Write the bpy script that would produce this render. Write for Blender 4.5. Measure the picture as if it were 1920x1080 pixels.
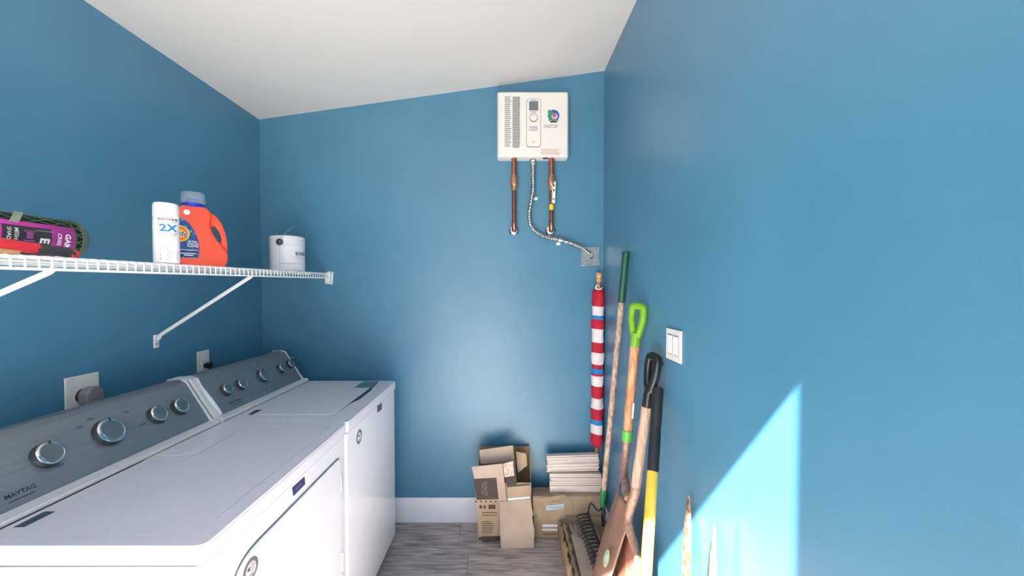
import bpy, bmesh, math, random
from mathutils import Vector, Matrix
random.seed(7)
V = Vector
for o in list(bpy.data.objects): bpy.data.objects.remove(o)
scene = bpy.context.scene
COL = scene.collection

# ------------------------------------------------------------ camera
F, CX, CY0, TH, H = 715.0, 948.0, 538.0, math.radians(1.3), 1.455
CY = CY0 + F*math.tan(TH)
cd = bpy.data.cameras.new('camera'); cam = bpy.data.objects.new('camera', cd); COL.objects.link(cam)
cam.location = (0, 0, H); cam.rotation_euler = (math.pi/2-TH, 0, 0)
cd.sensor_width = 36; cd.lens = F/1920*36; cd.clip_start = 0.02
cd.shift_x = (960-CX)/1920; cd.shift_y = (CY-540)/1920
scene.camera = cam
FW = V((0, math.cos(TH), -math.sin(TH))); UP = V((0, math.sin(TH), math.cos(TH)))
def ray(px, py): return V((1, 0, 0))*((px-CX)/F) + UP*((CY-py)/F) + FW
def P(px, py, x=None, y=None, z=None):
    """where the sight line of a measured picture point meets a real plane"""
    d = ray(px, py)
    t = x/d.x if x is not None else (y/d.y if y is not None else (z-H)/d.z)
    return V((0, 0, H)) + d*t
def PP(px, py, p0, n):
    d = ray(px, py); o = V((0, 0, H))
    return o + d*((p0-o).dot(n)/d.dot(n))

# ------------------------------------------------------------ world, sun, exposure
SUN_DIR = V((0.45, 1.0, -1.27)).normalized()
w = bpy.data.worlds.new('world'); scene.world = w; w.use_nodes = True
nt = w.node_tree; bg = nt.nodes['Background']
sky = nt.nodes.new('ShaderNodeTexSky'); sky.sky_type = 'NISHITA'; sky.sun_disc = False
sky.sun_elevation = math.radians(50); sky.sun_rotation = math.radians(199)
nt.links.new(sky.outputs[0], bg.inputs[0]); bg.inputs[1].default_value = 0.20
sl = bpy.data.lights.new('sun', 'SUN'); sl.energy = 52; sl.angle = math.radians(0.6); sl.color = (1, 0.97, 0.92)
sun = bpy.data.objects.new('sun', sl); COL.objects.link(sun)
sun.rotation_euler = SUN_DIR.to_track_quat('-Z', 'Y').to_euler(); sun.location = (-1, -3, 5)
vs = scene.view_settings; vs.view_transform = 'Standard'; vs.look = 'None'; vs.gamma = 1.0
vs.use_curve_mapping = False; vs.exposure = 0.40

# ------------------------------------------------------------ materials
def lin(c): return tuple(((v/255)/12.92 if v/255 <= 0.04045 else ((v/255+0.055)/1.055)**2.4) for v in c)
def mat(name, c, rough=0.5, metal=0.0, c2=None, scale=8, stretch=(1, 1, 1), bump=0.0, bscale=200, coat=0, spec=0.5,
        trans=0.0, ior=1.45, alpha=1.0, rnd=0.0, lo=0.35, hi=0.65, detail=4, mcoord='Object'):
    m = bpy.data.materials.new(name); m.use_nodes = True
    n = m.node_tree.nodes; l = m.node_tree.links; p = n['Principled BSDF']
    p.inputs['Base Color'].default_value = (*lin(c), 1)
    p.inputs['Roughness'].default_value = rough; p.inputs['Metallic'].default_value = metal
    p.inputs['Specular IOR Level'].default_value = spec; p.inputs['IOR'].default_value = ior
    p.inputs['Transmission Weight'].default_value = trans; p.inputs['Coat Weight'].default_value = coat
    p.inputs['Alpha'].default_value = alpha
    tc = n.new('ShaderNodeTexCoord')
    mp = n.new('ShaderNodeMapping'); mp.inputs['Scale'].default_value = stretch
    l.new(tc.outputs[mcoord], mp.inputs[0])
    last = None
    if c2 is not None:
        nz = n.new('ShaderNodeTexNoise'); nz.inputs['Scale'].default_value = scale; nz.inputs['Detail'].default_value = detail
        l.new(mp.outputs[0], nz.inputs['Vector'])
        cr = n.new('ShaderNodeValToRGB')
        cr.color_ramp.elements[0].position = lo; cr.color_ramp.elements[1].position = hi
        cr.color_ramp.elements[0].color = (*lin(c), 1); cr.color_ramp.elements[1].color = (*lin(c2), 1)
        l.new(nz.outputs[0], cr.inputs[0]); last = cr.outputs[0]
        if rnd:
            oi = n.new('ShaderNodeObjectInfo'); ad = n.new('ShaderNodeVectorMath'); ad.operation = 'ADD'
            l.new(mp.outputs[0], ad.inputs[0]); l.new(oi.outputs['Random'], ad.inputs[1])
            ml = n.new('ShaderNodeVectorMath'); ml.operation = 'SCALE'; ml.inputs['Scale'].default_value = 1
            l.new(oi.outputs['Random'], ad.inputs[1]); l.new(ad.outputs[0], nz.inputs['Vector'])
            hs = n.new('ShaderNodeHueSaturation'); mr = n.new('ShaderNodeMapRange')
            mr.inputs['To Min'].default_value = 1-rnd; mr.inputs['To Max'].default_value = 1+rnd
            l.new(oi.outputs['Random'], mr.inputs[0]); l.new(mr.outputs[0], hs.inputs['Value'])
            l.new(last, hs.inputs['Color']); last = hs.outputs[0]
        l.new(last, p.inputs['Base Color'])
    if bump:
        b = n.new('ShaderNodeBump'); b.inputs['Strength'].default_value = bump; b.inputs['Distance'].default_value = 0.002
        nb = n.new('ShaderNodeTexNoise'); nb.inputs['Scale'].default_value = bscale
        l.new(mp.outputs[0], nb.inputs['Vector']); l.new(nb.outputs[0], b.inputs['Height']); l.new(b.outputs[0], p.inputs['Normal'])
    return m
M = {}
M['wall'] = mat('blue_satin_paint', (70, 125, 156), 0.34, c2=(75, 130, 161), scale=3, bump=0.08, bscale=260, spec=0.75)
M['ceil'] = mat('ceiling_paint', (212, 211, 210), 0.7, bump=0.05)
M['base'] = mat('white_trim_paint', (226, 230, 240), 0.35)
M['out'] = mat('patio_concrete', (188, 184, 176), 0.8, c2=(170, 166, 158), scale=4)
M['grout'] = mat('floor_joint', (70, 66, 64), 0.8)
M['plank'] = mat('grey_wood_vinyl', (116, 108, 106), 0.42, c2=(204, 194, 190), scale=5, stretch=(1.6, 26, 1), rnd=0.10, bump=0.15, bscale=40, lo=.3, hi=.72, detail=8)
M['enamel'] = mat('white_enamel', (226, 226, 232), 0.12, spec=0.5, coat=0.2)
M['enamel_top'] = mat('white_enamel_top', (220, 217, 226), 0.2, spec=0.5)
M['capwhite'] = mat('white_plastic_cap', (214, 214, 218), 0.3)
M['panel'] = mat('brushed_grey_panel', (128, 138, 146), 0.42, 0.55, c2=(140, 149, 156), scale=10, stretch=(1, .6, 60))
M['chrome'] = mat('chrome', (215, 220, 222), 0.14, 1.0)
M['knobface'] = mat('knob_face', (124, 134, 138), 0.3, 0.7)
M['knobside'] = mat('dark_satin_metal', (96, 100, 104), 0.4, 0.8)
M['black'] = mat('black_plastic', (22, 22, 24), 0.4)
M['dkgrey'] = mat('dark_grey_plastic', (60, 62, 66), 0.5)
M['print'] = mat('dark_print', (48, 50, 58), 0.5)
M['gprint'] = mat('grey_print', (132, 132, 136), 0.5)
M['navy'] = mat('navy_print', (52, 52, 108), 0.4)
M['slate'] = mat('slate_plate', (62, 78, 92), 0.35)
M['wire'] = mat('white_vinyl_wire', (236, 238, 240), 0.3)
M['plate'] = mat('ivory_plate', (222, 220, 216), 0.35)
M['grplug'] = mat('grey_plug_rubber', (128, 126, 130), 0.55, bump=.1)
M['copper'] = mat('copper', (176, 106, 84), 0.28, 0.9, c2=(196, 128, 104), scale=30)
M['copperdk'] = mat('copper_tube_dull', (134, 82, 66), 0.4, 0.8, c2=(156, 100, 82), scale=25)
M['brass'] = mat('soldered_brass', (172, 120, 96), 0.4, 0.7, c2=(190, 150, 120), scale=40)
M['steel'] = mat('galvanized_steel', (176, 178, 180), 0.3, 0.9, c2=(196, 198, 200), scale=30)
M['heater'] = mat('heater_white', (226, 224, 222), 0.32)
M['lcd'] = mat('grey_display', (112, 114, 116), 0.3)
M['redprint'] = mat('pale_red_print', (206, 160, 150), 0.5)
M['sgreen'] = mat('sticker_green', (48, 140, 110), 0.4)
M['sblue'] = mat('sticker_blue', (62, 84, 176), 0.4)
M['spink'] = mat('sticker_pink', (196, 92, 110), 0.4)
M['orange'] = mat('orange_bottle', (238, 80, 56), 0.3, spec=.5)
M['blabel'] = mat('blue_label', (22, 70, 140), 0.35, c2=(60, 170, 205), scale=70, lo=.52, hi=.68)
M['dblue'] = mat('dark_blue_print', (18, 44, 110), 0.35)
M['tyellow'] = mat('yellow_print', (250, 196, 40), 0.4)
M['torange'] = mat('orange_print', (240, 110, 30), 0.4)
M['white'] = mat('white_print', (240, 240, 240), 0.4)
M['cblue'] = mat('blue_collar', (24, 62, 190), 0.3)
M['clear'] = mat('clear_plastic', (196, 216, 228), 0.15, trans=0.55, ior=1.3, alpha=0.6)
M['canwhite'] = mat('white_can', (240, 240, 240), 0.35)
M['canprint'] = mat('bright_blue_print', (24, 120, 210), 0.4)
M['pail'] = mat('pail_white', (212, 214, 222), 0.3, spec=.5)
M['pailseam'] = mat('pail_grey_line', (168, 172, 184), 0.35)
M['mesh'] = mat('green_mesh', (58, 78, 62), 0.5, c2=(84, 104, 84), scale=20)
M['meshin'] = mat('dark_mesh_inside', (16, 28, 24), 0.7)
M['meshcap'] = mat('green_rim', (78, 98, 84), 0.5)
M['pink'] = mat('magenta_label', (220, 62, 176), 0.45)
M['blacklab'] = mat('charcoal_label', (58, 56, 62), 0.45)
M['lilac'] = mat('lilac_print', (196, 100, 190), 0.45)
M['tape'] = mat('pale_strap', (150, 158, 140), 0.5)
M['redgrip'] = mat('red_grip', (214, 50, 66), 0.4)
M['tan'] = mat('tan_part', (204, 160, 112), 0.5)
M['card'] = mat('cardboard', (160, 140, 116), 0.85, c2=(180, 160, 136), scale=6, bump=.1, bscale=60)
M['carddk'] = mat('cardboard_inside', (136, 112, 84), 0.9, c2=(156, 130, 100), scale=6)
M['cardpale'] = mat('cardboard_pale', (170, 152, 136), 0.85, c2=(188, 170, 154), scale=5)
M['cardprint'] = mat('brown_carton_print', (72, 62, 60), 0.8)
M['packtape'] = mat('packing_tape', (196, 184, 168), 0.2, c2=(150, 130, 106), scale=60)
M['bluelab'] = mat('light_blue_label', (172, 198, 214), 0.5)
M['tile'] = mat('pale_tile', (214, 202, 192), 0.4, c2=(226, 214, 206), scale=8, rnd=.10)
M['tiletop'] = M['tile']
M['vplank'] = mat('vinyl_plank_top', (122, 110, 106), 0.45, c2=(170, 158, 152), scale=6, stretch=(22, 1.6, 1), rnd=.06, detail=8)
M['lwood'] = mat('pale_ash_wood', (160, 128, 108), 0.55, c2=(204, 176, 156), scale=9, stretch=(14, 14, 1.2), detail=7)
M['wwood'] = mat('warm_ash_wood', (170, 112, 74), 0.5, c2=(224, 172, 126), scale=8, stretch=(16, 16, 1.4), detail=7)
M['gwood'] = mat('worn_wood_scuffed', (140, 116, 98), 0.6, c2=(196, 174, 158), scale=20, stretch=(5, 5, 1.5), detail=8)
M['green'] = mat('dark_green_sleeve', (18, 78, 58), 0.45)
M['fgreen'] = mat('green_ferrule', (24, 124, 62), 0.35)
M['lime'] = mat('lime_plastic', (104, 160, 34), 0.4, c2=(116, 172, 42), scale=10)
M['lime2'] = mat('green_collar', (92, 176, 70), 0.4)
M['rust'] = mat('rusty_neck', (142, 106, 90), 0.45, 0.2, c2=(184, 150, 134), scale=60, lo=.35, hi=.8)
M['blade'] = mat('brown_blade', (128, 104, 90), 0.5, 0.3, c2=(146, 114, 98), scale=9)
M['rblade'] = mat('rusty_blade', (140, 84, 68), 0.5, 0.35, c2=(168, 112, 96), scale=14)
M['yellow'] = mat('yellow_fibreglass', (236, 196, 70), 0.45, c2=(222, 184, 66), scale=12)
M['rubber'] = mat('black_rubber', (40, 42, 48), 0.5)
M['gloss'] = mat('glossy_black', (26, 28, 30), 0.28)
M['rakem'] = mat('dark_rake_steel', (56, 54, 60), 0.5, 0.5)
M['stake'] = mat('weathered_stake', (96, 64, 40), 0.75, c2=(190, 160, 130), scale=30, stretch=(4, 4, 1), lo=.45, hi=.7, detail=8)
M['stakel'] = mat('pale_stake', (84, 66, 60), 0.75, c2=(128, 108, 104), scale=60, stretch=(2, 2, 1), lo=.4, hi=.6, detail=8)
M['knobw'] = mat('golden_wood', (196, 146, 92), 0.45, c2=(214, 168, 112), scale=20)
M['cred'] = mat('flag_red_cloth', (168, 22, 48), 0.8, c2=(190, 34, 58), scale=18, bump=.5, bscale=50)
M['cwhite'] = mat('flag_white_cloth', (214, 206, 210), 0.8, c2=(226, 220, 222), scale=18, bump=.5, bscale=50)
M['cblue2'] = mat('flag_blue_cloth', (32, 122, 190), 0.8, c2=(46, 136, 200), scale=18, bump=.3, bscale=50)
M['decal'] = mat('pale_green_decal', (120, 172, 120), 0.4, c2=(196, 206, 190), scale=50)
M['teal'] = mat('teal_label', (52, 104, 106), 0.4, c2=(96, 138, 140), scale=90)
M['stickergrey'] = mat('sticker_grey', (104, 104, 112), 0.4, c2=(90, 90, 98), scale=60)
M['wallw'] = mat('front_wall_bounce_white', (226, 226, 226), 0.6)  # unseen front wall, kept white so it bounces more light inside

# ------------------------------------------------------------ builders
class B:
    def __init__(s): s.bm = bmesh.new()
    def add(s, vs, fs):
        v = [s.bm.verts.new(p) for p in vs]
        for f in fs:
            try: s.bm.faces.new([v[i] for i in f])
            except ValueError: pass
        return s
    def box(s, x0, x1, y0, y1, z0, z1):
        vs = [(x, y, z) for z in (z0, z1) for y in (y0, y1) for x in (x0, x1)]
        return s.add(vs, [(0, 2, 3, 1), (4, 5, 7, 6), (0, 1, 5, 4), (2, 6, 7, 3), (0, 4, 6, 2), (1, 3, 7, 5)])
    def obox(s, c, ax, ay, az):   # centre and half-axis vectors
        vs = [V(c)+V(ax)*i+V(ay)*j+V(az)*k for k in (-1, 1) for j in (-1, 1) for i in (-1, 1)]
        return s.add(vs, [(0, 2, 3, 1), (4, 5, 7, 6), (0, 1, 5, 4), (2, 6, 7, 3), (0, 4, 6, 2), (1, 3, 7, 5)])
    def prism(s, pts, vec):
        n = len(pts); vec = V(vec)
        vs = [V(p) for p in pts] + [V(p)+vec for p in pts]
        fs = [tuple(range(n-1, -1, -1)), tuple(range(n, 2*n))] + [(i, (i+1) % n, n+(i+1) % n, n+i) for i in range(n)]
        return s.add(vs, fs)
    def holed(s, outer, holes, vec):
        bm = bmesh.new(); es = []
        for lp in [outer]+holes:
            v = [bm.verts.new(p) for p in lp]
            es += [bm.edges.new((v[i], v[(i+1) % len(v)])) for i in range(len(v))]
        bmesh.ops.triangle_fill(bm, use_beauty=True, use_dissolve=False, edges=es)
        r = bmesh.ops.extrude_face_region(bm, geom=bm.faces[:])
        bmesh.ops.translate(bm, vec=V(vec), verts=[g for g in r['geom'] if isinstance(g, bmesh.types.BMVert)])
        bm.verts.index_update()
        s.add([v.co.copy() for v in bm.verts], [[v.index for v in f.verts] for f in bm.faces]); bm.free()
        return s
    def tube(s, pts, r, n=12, closed=False, sx=1.0, cap=True):
        pts = [V(p) for p in pts]; N = len(pts); rs = r if isinstance(r, (list, tuple)) else [r]*N
        T = []
        for i in range(N):
            a = pts[i-1] if (i > 0 or closed) else pts[i]; b = pts[(i+1) % N] if (i < N-1 or closed) else pts[i]
            T.append((b-a).normalized())
        ref = V((0, 0, 1)) if abs(T[0].z) < .9 else V((1, 0, 0))
        nrm = (ref - T[0]*ref.dot(T[0])).normalized(); vs = []
        for i in range(N):
            nrm = (nrm - T[i]*nrm.dot(T[i])).normalized(); bn = T[i].cross(nrm)
            for k in range(n):
                a = 2*math.pi*k/n
                vs.append(pts[i] + (nrm*math.cos(a) + bn*math.sin(a)*sx)*rs[i])
        fs = []
        for i in range(N if closed else N-1):
            j = (i+1) % N
            for k in range(n): fs.append((i*n+k, i*n+(k+1) % n, j*n+(k+1) % n, j*n+k))
        if cap and not closed: fs += [tuple(range(n-1, -1, -1)), tuple(range((N-1)*n, N*n))]
        return s.add(vs, fs)
    def lathe(s, prof, o, axis=(0, 0, 1), n=32):
        ax = V(axis).normalized(); ref = V((0, 0, 1)) if abs(ax.z) < .9 else V((1, 0, 0))
        u = (ref-ax*ref.dot(ax)).normalized(); v = ax.cross(u); o = V(o)
        vs = []
        for (r, h) in prof:
            for k in range(n):
                a = 2*math.pi*k/n; vs.append(o+ax*h+(u*math.cos(a)+v*math.sin(a))*max(r, 1e-5))
        fs = [(i*n+k, i*n+(k+1) % n, (i+1)*n+(k+1) % n, (i+1)*n+k) for i in range(len(prof)-1) for k in range(n)]
        fs += [tuple(range(n-1, -1, -1)), tuple(range((len(prof)-1)*n, len(prof)*n))]
        return s.add(vs, fs)
    def sheet(s, f, nu, nv, th=0.0, nrm=None):
        def grid(off):
            return [V(f(i/nu, j/nv)) + (V(nrm)*off if nrm is not None else V((0, 0, 0))) for j in range(nv+1) for i in range(nu+1)]
        q = [(j*(nu+1)+i, j*(nu+1)+i+1, (j+1)*(nu+1)+i+1, (j+1)*(nu+1)+i) for j in range(nv) for i in range(nu)]
        return s.add(grid(0), q)
WORLD = {}
def build(name, b, m, parent=None, bevel=0, seg=2, smooth=35, kind=None, solid=0, label=None, extra=None, origin=None):
    bm = b.bm
    bmesh.ops.remove_doubles(bm, verts=bm.verts[:], dist=1e-6)
    bmesh.ops.recalc_face_normals(bm, faces=bm.faces[:])
    if origin is None:
        if parent is not None: origin = WORLD[parent.name]
        else:
            xs = [v.co for v in bm.verts]
            origin = V(((min(v.x for v in xs)+max(v.x for v in xs))/2, (min(v.y for v in xs)+max(v.y for v in xs))/2, min(v.z for v in xs)))
    bmesh.ops.translate(bm, vec=-V(origin), verts=bm.verts[:])
    me = bpy.data.meshes.new(name); bm.to_mesh(me); bm.free()
    o = bpy.data.objects.new(name, me); COL.objects.link(o); me.materials.append(m)
    if smooth:
        for p in me.polygons: p.use_smooth = True
        me.set_sharp_from_angle(angle=math.radians(smooth))
    if parent is not None:
        o.parent = parent; o.location = V(origin)-WORLD[parent.name]
    else: o.location = origin
    WORLD[o.name] = V(origin)
    if solid:
        md = o.modifiers.new('solid', 'SOLIDIFY'); md.thickness = solid; md.offset = 0
    if extra: extra(o)
    if bevel:
        md = o.modifiers.new('bevel', 'BEVEL'); md.width = bevel; md.segments = seg; md.limit_method = 'ANGLE'
        md.angle_limit = math.radians(32); md.harden_normals = False
    if kind: o['kind'] = kind
    if label: o['label'] = label
    return o
def thing(name, label, cat, loc, group=None):
    o = bpy.data.objects.new(name, None); COL.objects.link(o); o.location = loc; o.empty_display_size = .05
    WORLD[o.name] = V(loc); tag(o, label, cat, group); return o
def tag(o, label, cat, group=None):
    o['label'] = label; o['category'] = cat
    if group: o['group'] = group
    return o
def struct(name, b, m, bevel=0, smooth=0):
    return build(name, b, m, None, bevel=bevel, kind='structure', smooth=smooth)
def text(parent, s, f, size, m, bold=0.0, name='lettering', align='CENTER', xs=1.0, shear=0.0, label=None, dense=0.0):
    """flat print: f maps (u, v) in metres to a point on the surface"""
    c = bpy.data.curves.new('t', 'FONT'); c.body = s; c.size = size; c.align_x = align; c.align_y = 'CENTER'
    c.offset = bold*size; c.resolution_u = 2; c.shear = shear
    t = bpy.data.objects.new('t', c); COL.objects.link(t)
    dg = bpy.context.evaluated_depsgraph_get()
    me = bpy.data.meshes.new_from_object(t.evaluated_get(dg))
    tb = bmesh.new(); tb.from_mesh(me)
    if dense:
        bmesh.ops.triangulate(tb, faces=tb.faces[:])
        for _ in range(4):
            es = [e for e in tb.edges if e.calc_length() > dense]
            if not es: break
            bmesh.ops.subdivide_edges(tb, edges=es, cuts=1); bmesh.ops.triangulate(tb, faces=[q for q in tb.faces if len(q.verts) > 3])
    tb.verts.index_update()
    b = B(); b.add([f(v.co.x*xs, v.co.y) for v in tb.verts], [[v.index for v in p.verts] for p in tb.faces]); tb.free()
    bpy.data.objects.remove(t); bpy.data.curves.remove(c); bpy.data.meshes.remove(me)
    return build(name, b, m, parent, smooth=0, label=label)
def flat(o, u, v):
    o, u, v = V(o), V(u).normalized(), V(v).normalized()
    return lambda a, b: o+u*a+v*b
def rects(parent, f, lst, m, name='print'):
    b = B()
    for (u0, v0, u1, v1) in lst: b.add([f(u0, v0), f(u1, v0), f(u1, v1), f(u0, v1)], [(0, 1, 2, 3)])
    return build(name, b, m, parent, smooth=0)
def lines(u0, v0, u1, v1, n, jit=.2, fill=.5):
    out = []; h = (v1-v0)/n
    for i in range(n): out.append((u0, v0+h*i, u0+(u1-u0)*(1-jit*random.random()), v0+h*i+h*fill))
    return out
def catmull(pts, k=6, closed=False):
    pts = [V(p) for p in pts]; n = len(pts); out = []
    for i in range(n if closed else n-1):
        if closed: p0, p1, p2, p3 = pts[i-1], pts[i], pts[(i+1) % n], pts[(i+2) % n]
        else: p0, p1, p2, p3 = pts[max(i-1, 0)], pts[i], pts[i+1], pts[min(i+2, n-1)]
        for j in range(k):
            t = j/k
            out.append(.5*((2*p1)+(-p0+p2)*t+(2*p0-5*p1+4*p2-p3)*t*t+(-p0+3*p1-3*p2+p3)*t**3))
    if not closed: out.append(pts[-1])
    return out
def roundpoly(pts, r, k=5):
    """2-D polygon with rounded corners; r one radius or a list"""
    out = []; n = len(pts)
    for i in range(n):
        p = V(pts[i]).to_2d() if False else V((pts[i][0], pts[i][1])); a = V((pts[i-1][0], pts[i-1][1])); c = V((pts[(i+1) % n][0], pts[(i+1) % n][1]))
        ri = r[i] if isinstance(r, (list, tuple)) else r
        da = (a-p); dc = (c-p); ri = min(ri, da.length*.45, dc.length*.45)
        A = p+da.normalized()*ri; C = p+dc.normalized()*ri
        for j in range(k+1):
            t = j/k; out.append(A*(1-t)**2+p*2*t*(1-t)+C*t*t)
    return out

# ------------------------------------------------------------ room shell
D = P(820, 978, z=0).y                      # back wall
XL = P(490, 500, y=D).x; XR = P(1131, 500, y=D).x
ZL = P(487, 224, y=D).z; ZR = P(1131, 133, y=D).z
YF = -0.12                                  # wall behind the camera, with the doorway
JX, LZ = XR-.45*(0.776-YF), 1.249+1.27*(0.776-YF+.12)   # so that the sun's edge falls where it does on the right wall
print('room', D, XL, XR, ZL, ZR, 'door', JX, LZ)
T = .12
def zc(x): return ZL+(x-XL)/(XR-XL)*(ZR-ZL)
struct('wall_back', B().prism([(XL-T, D, -.1), (XR+T, D, -.1), (XR+T, D, zc(XR+T)+.02), (XL-T, D, zc(XL-T)+.02)], (0, T, 0)), M['wall'])
struct('wall_left', B().box(XL-T, XL, YF, D, -.1, ZL+.005), M['wall'])
struct('wall_right', B().box(XR, XR+T, YF, D, -.1, ZR+.005), M['wall'])
OX0 = -.98
fw = B()
fw.prism([(XL-T, YF, -.1), (OX0, YF, -.1), (OX0, YF, zc(OX0)), (XL-T, YF, zc(XL-T))], (0, -T, 0))
fw.prism([(JX, YF, -.1), (XR+T, YF, -.1), (XR+T, YF, zc(XR+T)), (JX, YF, zc(JX))], (0, -T, 0))
fw.prism([(OX0, YF, LZ), (JX, YF, LZ), (JX, YF, zc(JX)), (OX0, YF, zc(OX0))], (0, -T, 0))
struct('wall_front', fw, M['wallw'])
struct('ceiling', B().prism([(XL-T, YF-T, zc(XL-T)), (XR+T, YF-T, zc(XR+T)), (XR+T, YF-T, zc(XR+T)+.1), (XL-T, YF-T, zc(XL-T)+.1)], (0, D+T-YF+T, 0)), M['ceil'])
fl = struct('floor', B().box(XL-.02, XR+.02, YF-T, D+.02, -.1, -.006), M['grout'])
struct('ground', B().box(-9, 9, -14, YF-T-.001, -.25, -.05), M['out'])
# unseen wall added outside, right of doorway, to bounce sun onto the left wall
struct('bounce_wall_outside', B().box(2.6, 2.8, -7, YF-T-.3, -.05, 3.2), M['out'])
# floor planks, laid along x
pw, plen = .152, 1.22
pm = None; r = 0; y = D
while y > YF-.1:
    x = XL - (r*.47 % 1)*plen
    while x < XR:
        x0, x1 = max(x, XL), min(x+plen, XR)
        if x1-x0 > .03:
            build('floor_plank', B().box(x0+.0008, x1-.0008, max(y-pw, YF-T)+.0008, y-.0008, -.006, 0), M['plank'], fl, smooth=0, bevel=.0012, seg=1)
        x += plen
    y -= pw; r += 1
bh = P(820, 934, y=D-.015).z
def skirt(name, b): return struct(name, b, M['base'], bevel=.004)
skirt('baseboard_back', B().box(XL, XR, D-.015, D, 0, bh))
skirt('baseboard_left', B().box(XL, XL+.015, YF, D-.015, 0, bh))
skirt('baseboard_right', B().box(XR-.015, XR, YF, D-.015, 0, bh))

# ------------------------------------------------------------ washer and dryer
XFm, XBm, ZT = -0.631, -1.33, 0.915
yW1 = P(742, 712, x=XFm).y; yJ = P(650, 797, x=XFm).y; yD0 = P(378, 1012, x=XFm).y
print('machines', yW1, yJ, yD0)
PB, PT = V((-1.165, 0, .93)), V((-1.255, 0, 1.075))
pv = (PT-PB).normalized(); pn = V((pv.z, 0, -pv.x))
def machine(name, label, y0, y1):
    t = thing(name, label, 'appliance', ((XFm+XBm)/2, (y0+y1)/2, 0))
    y0 += .003; y1 -= .003
    # cabinet body with softly rounded front corners
    poly = roundpoly([(XBm, y0), (XFm-.004, y0), (XFm-.004, y1), (XBm, y1)], [.005, .018, .018, .005], 5)
    build('cabinet', B().prism([(p.x, p.y, .035) for p in poly], (0, 0, ZT-.043-.035-.003)), M['enamel'], t, bevel=.003, smooth=30)
    for sx in (XFm-.09, XBm+.06):
        for sy in (y0+.07, y1-.07): build('foot', B().lathe([(.018, 0), (.022, .006), (.014, .012), (.012, .04)], (sx, sy, 0), n=14), M['dkgrey'], t)
    build('body_gap', B().prism([(p.x*.999-.002, p.y+(.004 if p.y < (y0+y1)/2 else -.004), ZT-.047) for p in poly], (0, 0, .005)), M['dkgrey'], t)
    poly2 = roundpoly([(XBm, y0-.001), (XFm+.002, y0-.001), (XFm+.002, y1+.001), (XBm, y1+.001)], [.005, .022, .022, .005], 7)
    build('top', B().prism([(p.x, p.y, ZT-.043) for p in poly2], (0, 0, .043-.004)), M['enamel_top'], t, bevel=.006, seg=3)
    return t, poly2
def rimtop(t, poly2, inner, name='top_rim'):
    build(name, B().holed([(p.x*1.0, p.y, ZT-.0045) for p in poly2], [[(p.x, p.y, ZT-.0045) for p in inner]], (0, 0, .006)), M['enamel_top'], t, bevel=.0022, seg=2)
def console(t, y0, y1, capw=.04, capf=.013):
    prof = [(-1.315, ZT), (-1.128, ZT), (-1.130, ZT+.010), (PB.x, PB.z), (PT.x, PT.z), (-1.275, 1.088), (-1.315, 1.086)]
    cprof = [(-1.33, ZT), (-1.128, ZT), (-1.128, ZT+.018), (PB.x+.007, PB.z+.004), (PT.x+.008, PT.z-.003), (PT.x+.0, PT.z+.013), (-1.28, 1.094), (-1.33, 1.092)]
    build('console_base', B().prism([(x, y0+capf*.5, z) for x, z in prof], (0, y1-y0-capf, 0)), M['capwhite'], t, bevel=.003)
    build('seam', B().box(-1.1275, -1.1245, y0+.01, y1-.004, ZT, ZT+.0022), M['dkgrey'], t, smooth=0)
    # grey brushed face plate lying on the sloping side, wrapping over the top
    f = pn*.004
    q = [V((PB.x, 0, PB.z)), V((PT.x, 0, PT.z)), V((-1.275, 0, 1.088)), V((-1.31, 0, 1.086))]
    o2 = [q[0]+f, q[1]+V((.003, 0, .004)), q[2]+V((0, 0, .004)), q[3]+V((0, 0, .004))]
    b = B(); b.prism([V((p.x, y0+capw, p.z)) for p in (q[0], o2[0], o2[1], o2[2], o2[3], q[3], q[2], q[1])], (0, y1-y0-capw-capf, 0))
    build('control_panel', b, M['panel'], t, bevel=.002)
    for k in (0, 1):
        ya = y0+.002 if k == 0 else y1-capf-.001; cw_ = capw if k == 0 else capf
        build('console_cap', B().prism([(x, ya, z) for x, z in cprof], (0, cw_, 0)), M['capwhite'], t, bevel=.005, seg=3)
    return t
def knob(t, px, py, rpx, parent_name='knob'):
    c = PP(px, py, PB+pn*.022, pn)
    r = rpx*c.y/F*.93
    c0 = c-pn*.022
    k = build(parent_name, B().lathe([(r*1.06, .004), (r*1.08, .007), (r*1.0, .016), (r*.985, .0195), (r*.9, .02)], c0, pn, 36), M['knobside'], t)
    build('knob_rim', B().lathe([(r*.97, .0196), (r*.965, .0215), (r*.9, .0235), (r*.8, .0242), (r*.76, .0235)], c0, pn, 36), M['chrome'], k)
    build('knob_face', B().lathe([(r*.76, .0232), (r*.74, .0245), (r*.3, .0238), (.0, .0236)], c0, pn, 36), M['knobface'], k)
    m = V((0, .25, 0))+pv; m = m.normalized()
    build('pointer', B().obox(c0+pn*.0235+m*r*.86, m*r*.12, pn.cross(m)*r*.05, pn*.0008), M['black'], k, smooth=0)
    return c0, r
def on_panel(px, py, lift=.0046): 
    c = PP(px, py, PB+pn*lift, pn); return flat(c, (0, 1, 0), pv)

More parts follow.
